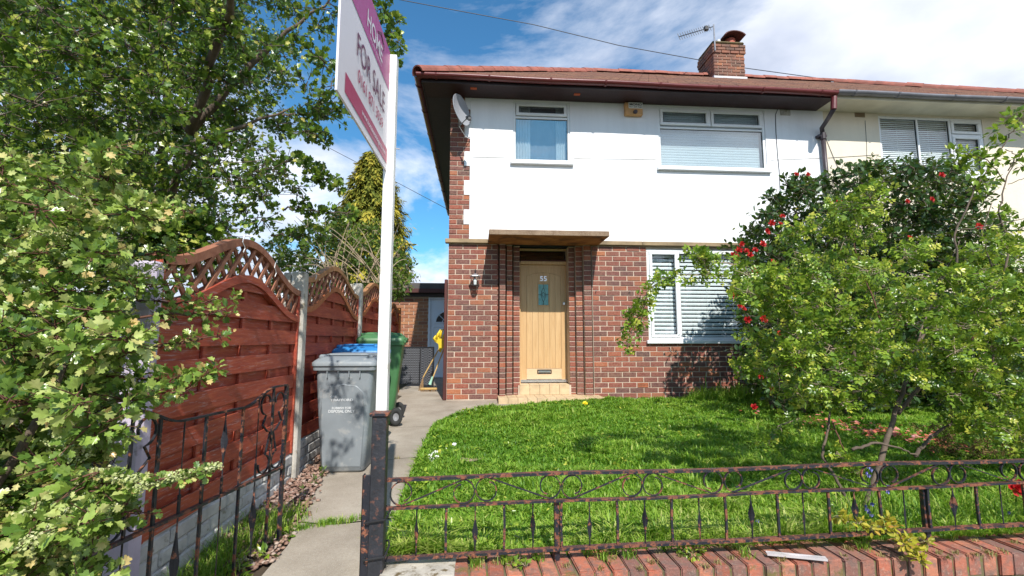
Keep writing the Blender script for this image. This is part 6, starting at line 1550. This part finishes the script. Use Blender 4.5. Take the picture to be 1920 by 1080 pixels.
# tall grass in front of the camellia and at the right
tufts('long_grass', [Vector((random.uniform(2.0, 3.6), random.uniform(2.5, 2.9), -.17)) for i in range(60)], 26, .17, .05, M['grass'], 'longer loose grass behind the right half of the railing', wd=.0022)
tufts('long_grass', [Vector((x, 6.85 + random.uniform(-.12, .08), .0)) for x in lin(3.3, 5.2, 50)], 30, .22, .06, M['grass'], 'long grass against the brick wall beside the camellia', wd=.003)

# small leafy things
def plant(name, pts, per, size, r, mat, label, cat, tpl=T_SIMPLE, tm='twig', singles=0, up=1.):
    c0_ = sum((Vector(p) for p in pts), Vector()) / len(pts); t_ = thing(name, label, cat, (c0_.x, c0_.y, min(Vector(p).z for p in pts)))
    d_ = clump_leaves([(Vector(p), r, 1.) for p in pts], per, size, up=up, young=.6, tw=6); crown('foliage', tpl, d_, mat, t_, singles=singles, tmat=M[tm], tr=(.0015, .0008)); return t_
plant('coping_weed', [onZ(x, y, -.105) for x, y in ((960, 1055), (975, 1045), (1000, 1040), (985, 1060))], 24, .028, .035, M['rose'], 'leafy green weed at the foot of the railing, on the leftmost coping bricks', 'weed')
plant('coping_weed', [onZ(x, y, -.105) for x, y in ((1270, 1028), (1285, 1035), (1300, 1040), (1312, 1030))], 24, .026, .03, M['rose'], 'leafy green weed on the coping bricks left of the clear plastic strip', 'weed')
plant('golden_creeper', [onY(x, y, 2.36 - (y - 950) * .0018) for x, y in ((1570, 968), (1590, 975), (1610, 980), (1630, 985), (1648, 985), (1662, 975), (1670, 985), (1685, 1000), (1700, 1012), (1712, 1025), (1722, 1040), (1725, 1050), (1692, 1020), (1735, 1015), (1655, 992))], 26, .034, .036, M['golden'], 'golden yellow leafy creeper spilling through the railing over the coping bricks', 'creeper', T_OVAL, singles=120)
plant('air_brick_weed', [G(x, y, 0) + Vector((0, 0, z)) for x, y, z in ((1190, 742, .05), (1205, 742, .10), (1180, 744, .04), (1215, 742, .06))], 20, .04, .06, M['rose'], 'small green weed at the wall foot under the air brick', 'weed')
plant('fence_weed', [Vector((-1.22, y, gz(0, y) + .03)) for y in (3.9, 4.05, 3.7, 3.5)], 22, .035, .06, M['bramble'], 'small yellowish weed on the pebbles beside the grey bin', 'weed')
plant('gate_weed', [Vector((-1.12 + .08 * math.sin(i * 3), 2.0 + .12 * i, gz(0, 2.2) + .04)) for i in range(8)], 26, .04, .07, M['rose'], 'low leafy weeds behind the bars of the open gate', 'weed')
# daisies, dandelion, bluebells, red bloom
wfm = flower_mesh(M['white_petal'], 'petals', ((1, 7, 20), (.6, 5, 50)))
for i, (x, y) in enumerate([(806, 856), (813, 852), (819, 858), (810, 862), (802, 862), (852, 834), (817, 849)]):
    c = G(x, y, .0) + Vector((0, 0, .075)); c = G(x, y, .05); t_ = thing('white_flower', ['white flower at the top left of the cluster at the lawn edge', 'white flower at the top centre of the cluster at the lawn edge', 'white flower at the right of the cluster at the lawn edge', 'white flower at the bottom of the cluster at the lawn edge', 'leftmost and lowest white flower at the lawn edge', 'lone white flower farther into the lawn, right of the cluster', 'white flower highest in the cluster at the lawn edge'][i], 'flower', (c.x, c.y, c.z - .05), 'white flowers in the grass')
    meshobj('petals', wfm, t_, Matrix.Translation(c) @ Vector((0, -.6, .8)).to_track_quat('Z', 'Y').to_matrix().to_4x4() @ Matrix.Scale(.021, 4)); b = B(); b.tube([c, c - Vector((0, 0, .05))], .0015, 4); b.go('stalk', M['grass'], t_)
c = G(1097, 757, .06); t_ = thing('dandelion', 'yellow dandelion in the lawn in front of the door step', 'flower', (c.x, c.y, c.z - .06)); dm = flower_mesh(M['dandelion'], 'petals', ((1, 12, 10), (.8, 12, 30), (.6, 10, 55)))
meshobj('petals', dm, t_, Matrix.Translation(c) @ Vector((0, -.7, .7)).to_track_quat('Z', 'Y').to_matrix().to_4x4() @ Matrix.Scale(.036, 4)); b = B(); b.tube([c, c - Vector((0, 0, .06))], .002, 4); b.go('stalk', M['grass'], t_)
bfm = flower_mesh(M['blue_petal'], 'petals', ((1, 5, 35), (.8, 5, 60)))
for x, y, n_ in ((1628, 882, 4), (1627, 950, 5), (1668, 918, 3), (1427, 983, 3), (1480, 990, 2), (1895, 968, 2)):
    c = onY(x, y, 2.62); t_ = thing('bluebell', {1628: 'blue flower spike behind the top rail in front of the rose trunk', 1627: 'blue flowers behind the bars right of the rose trunk base', 1668: 'small blue flowers just under the middle rail, right of the rose trunk', 1427: 'pale blue flower low in the grass behind the railing centre', 1480: 'pale blue flower near the lower rail, left of the golden creeper', 1895: 'pale blue flower at the far right behind the bars'}[x], 'flower', (c.x, c.y, -.17), 'bluebells behind the railing')
    b = B(); b.tube([c + Vector((0, 0, .02)), Vector((c.x + .02, c.y, -.17))], .0025, 4); b.go('stalk', M['grass'], t_)
    for k in range(n_): meshobj('petals', bfm, t_, Matrix.Translation(c + Vector((random.uniform(-.02, .02), random.uniform(-.01, .01), .02 - .016 * k))) @ Vector((random.uniform(-.6, .6), -1, -.2)).to_track_quat('Z', 'Y').to_matrix().to_4x4() @ Matrix.Scale(.014, 4))
c = onY(1905, 915, 2.75); t_ = thing('red_bloom', 'single large red bloom behind the railing at the right edge', 'flower', (c.x, c.y, -.17))
meshobj('petals', fms[0], t_, Matrix.Translation(c) @ Vector((-.3, -1, .4)).to_track_quat('Z', 'Y').to_matrix().to_4x4() @ Matrix.Scale(.055, 4)); b = B(); b.tube([c, Vector((c.x, c.y + .02, -.17))], .004, 5); b.go('stalk', M['grass'], t_)
# fallen petals under the camellia
pp = []
for cx_, cy_, n_, s_ in ((1530, 790, 30, 22), (1600, 795, 30, 20), (1640, 808, 60, 22), (1700, 815, 40, 22), (1460, 775, 12, 30), (1780, 835, 50, 25), (1750, 820, 25, 30), (1560, 800, 14, 25)):
    for i in range(n_): q = G(cx_ + random.gauss(0, s_), cy_ + random.gauss(0, s_ * .25), .085); pp.append(tuple(q))
pp = np.array(pp); spread('fallen_petals', T_OVAL, pp, basis(rdir(len(pp)) * np.array([1, 1, .2]), unit(np.array([0, -.3, 1.]) + rng.normal(size=pp.shape) * .3)), .04 + .03 * rng.random(len(pp)), rng.random(len(pp)), M['pink_petal'], None)
tag(bpy.data.objects['fallen_petals'], 'pink and orange fallen petals scattered on the lawn below the camellia', 'petals')
# dry twigs in the grass
b = B()
for i in range(14): c = G(880 + random.uniform(-18, 18), 863 + random.uniform(-4, 4), .05); a = random.uniform(0, 6.28); b.tube([c, c + Vector((math.cos(a) * .08, math.sin(a) * .05, .01))], .0025, 4)
tag(b.go('dry_twigs', M['twig'], kind='stuff'), 'little heap of dry twigs lying in the lawn near the path', 'twigs')
# pebbles by the fence
n = 2600; px_ = rng.uniform(-1.43, -1.0, n); py_ = rng.uniform(2.5, 5.2, n); ok = px_ < (-1.02 - (np.clip(py_, 2.75, 4.2) - 2.75) * .16 + rng.normal(0, .02, n)); px_, py_ = px_[ok], py_[ok]; n = len(px_)
oc = ([(1, 0, 0), (-1, 0, 0), (0, 1, 0), (0, -1, 0), (0, 0, .6), (0, 0, -.6), (.7, .7, .25), (-.7, .7, .25), (.7, -.7, .25), (-.7, -.7, .25)], [(4, 0, 6), (4, 6, 2), (4, 2, 7), (4, 7, 1), (4, 1, 9), (4, 9, 3), (4, 3, 8), (4, 8, 0), (5, 6, 0), (5, 2, 6), (5, 7, 2), (5, 1, 7), (5, 9, 1), (5, 3, 9), (5, 8, 3), (5, 0, 8)])
pos = np.stack([px_, py_, -.04 * (7.3 - py_) + .0 + .02 * rng.random(n)], 1); o = spread('pebbles', oc, pos, basis(rdir(n) * np.array([1, 1, .3]), unit(np.array([0, 0, 1.]) + rng.normal(size=(n, 3)) * .3)), .009 + .012 * rng.random(n), rng.random(n), M['pebble'], None)
tag(o, 'brown and pink pebbles filling the strip beside the fence', 'pebbles')
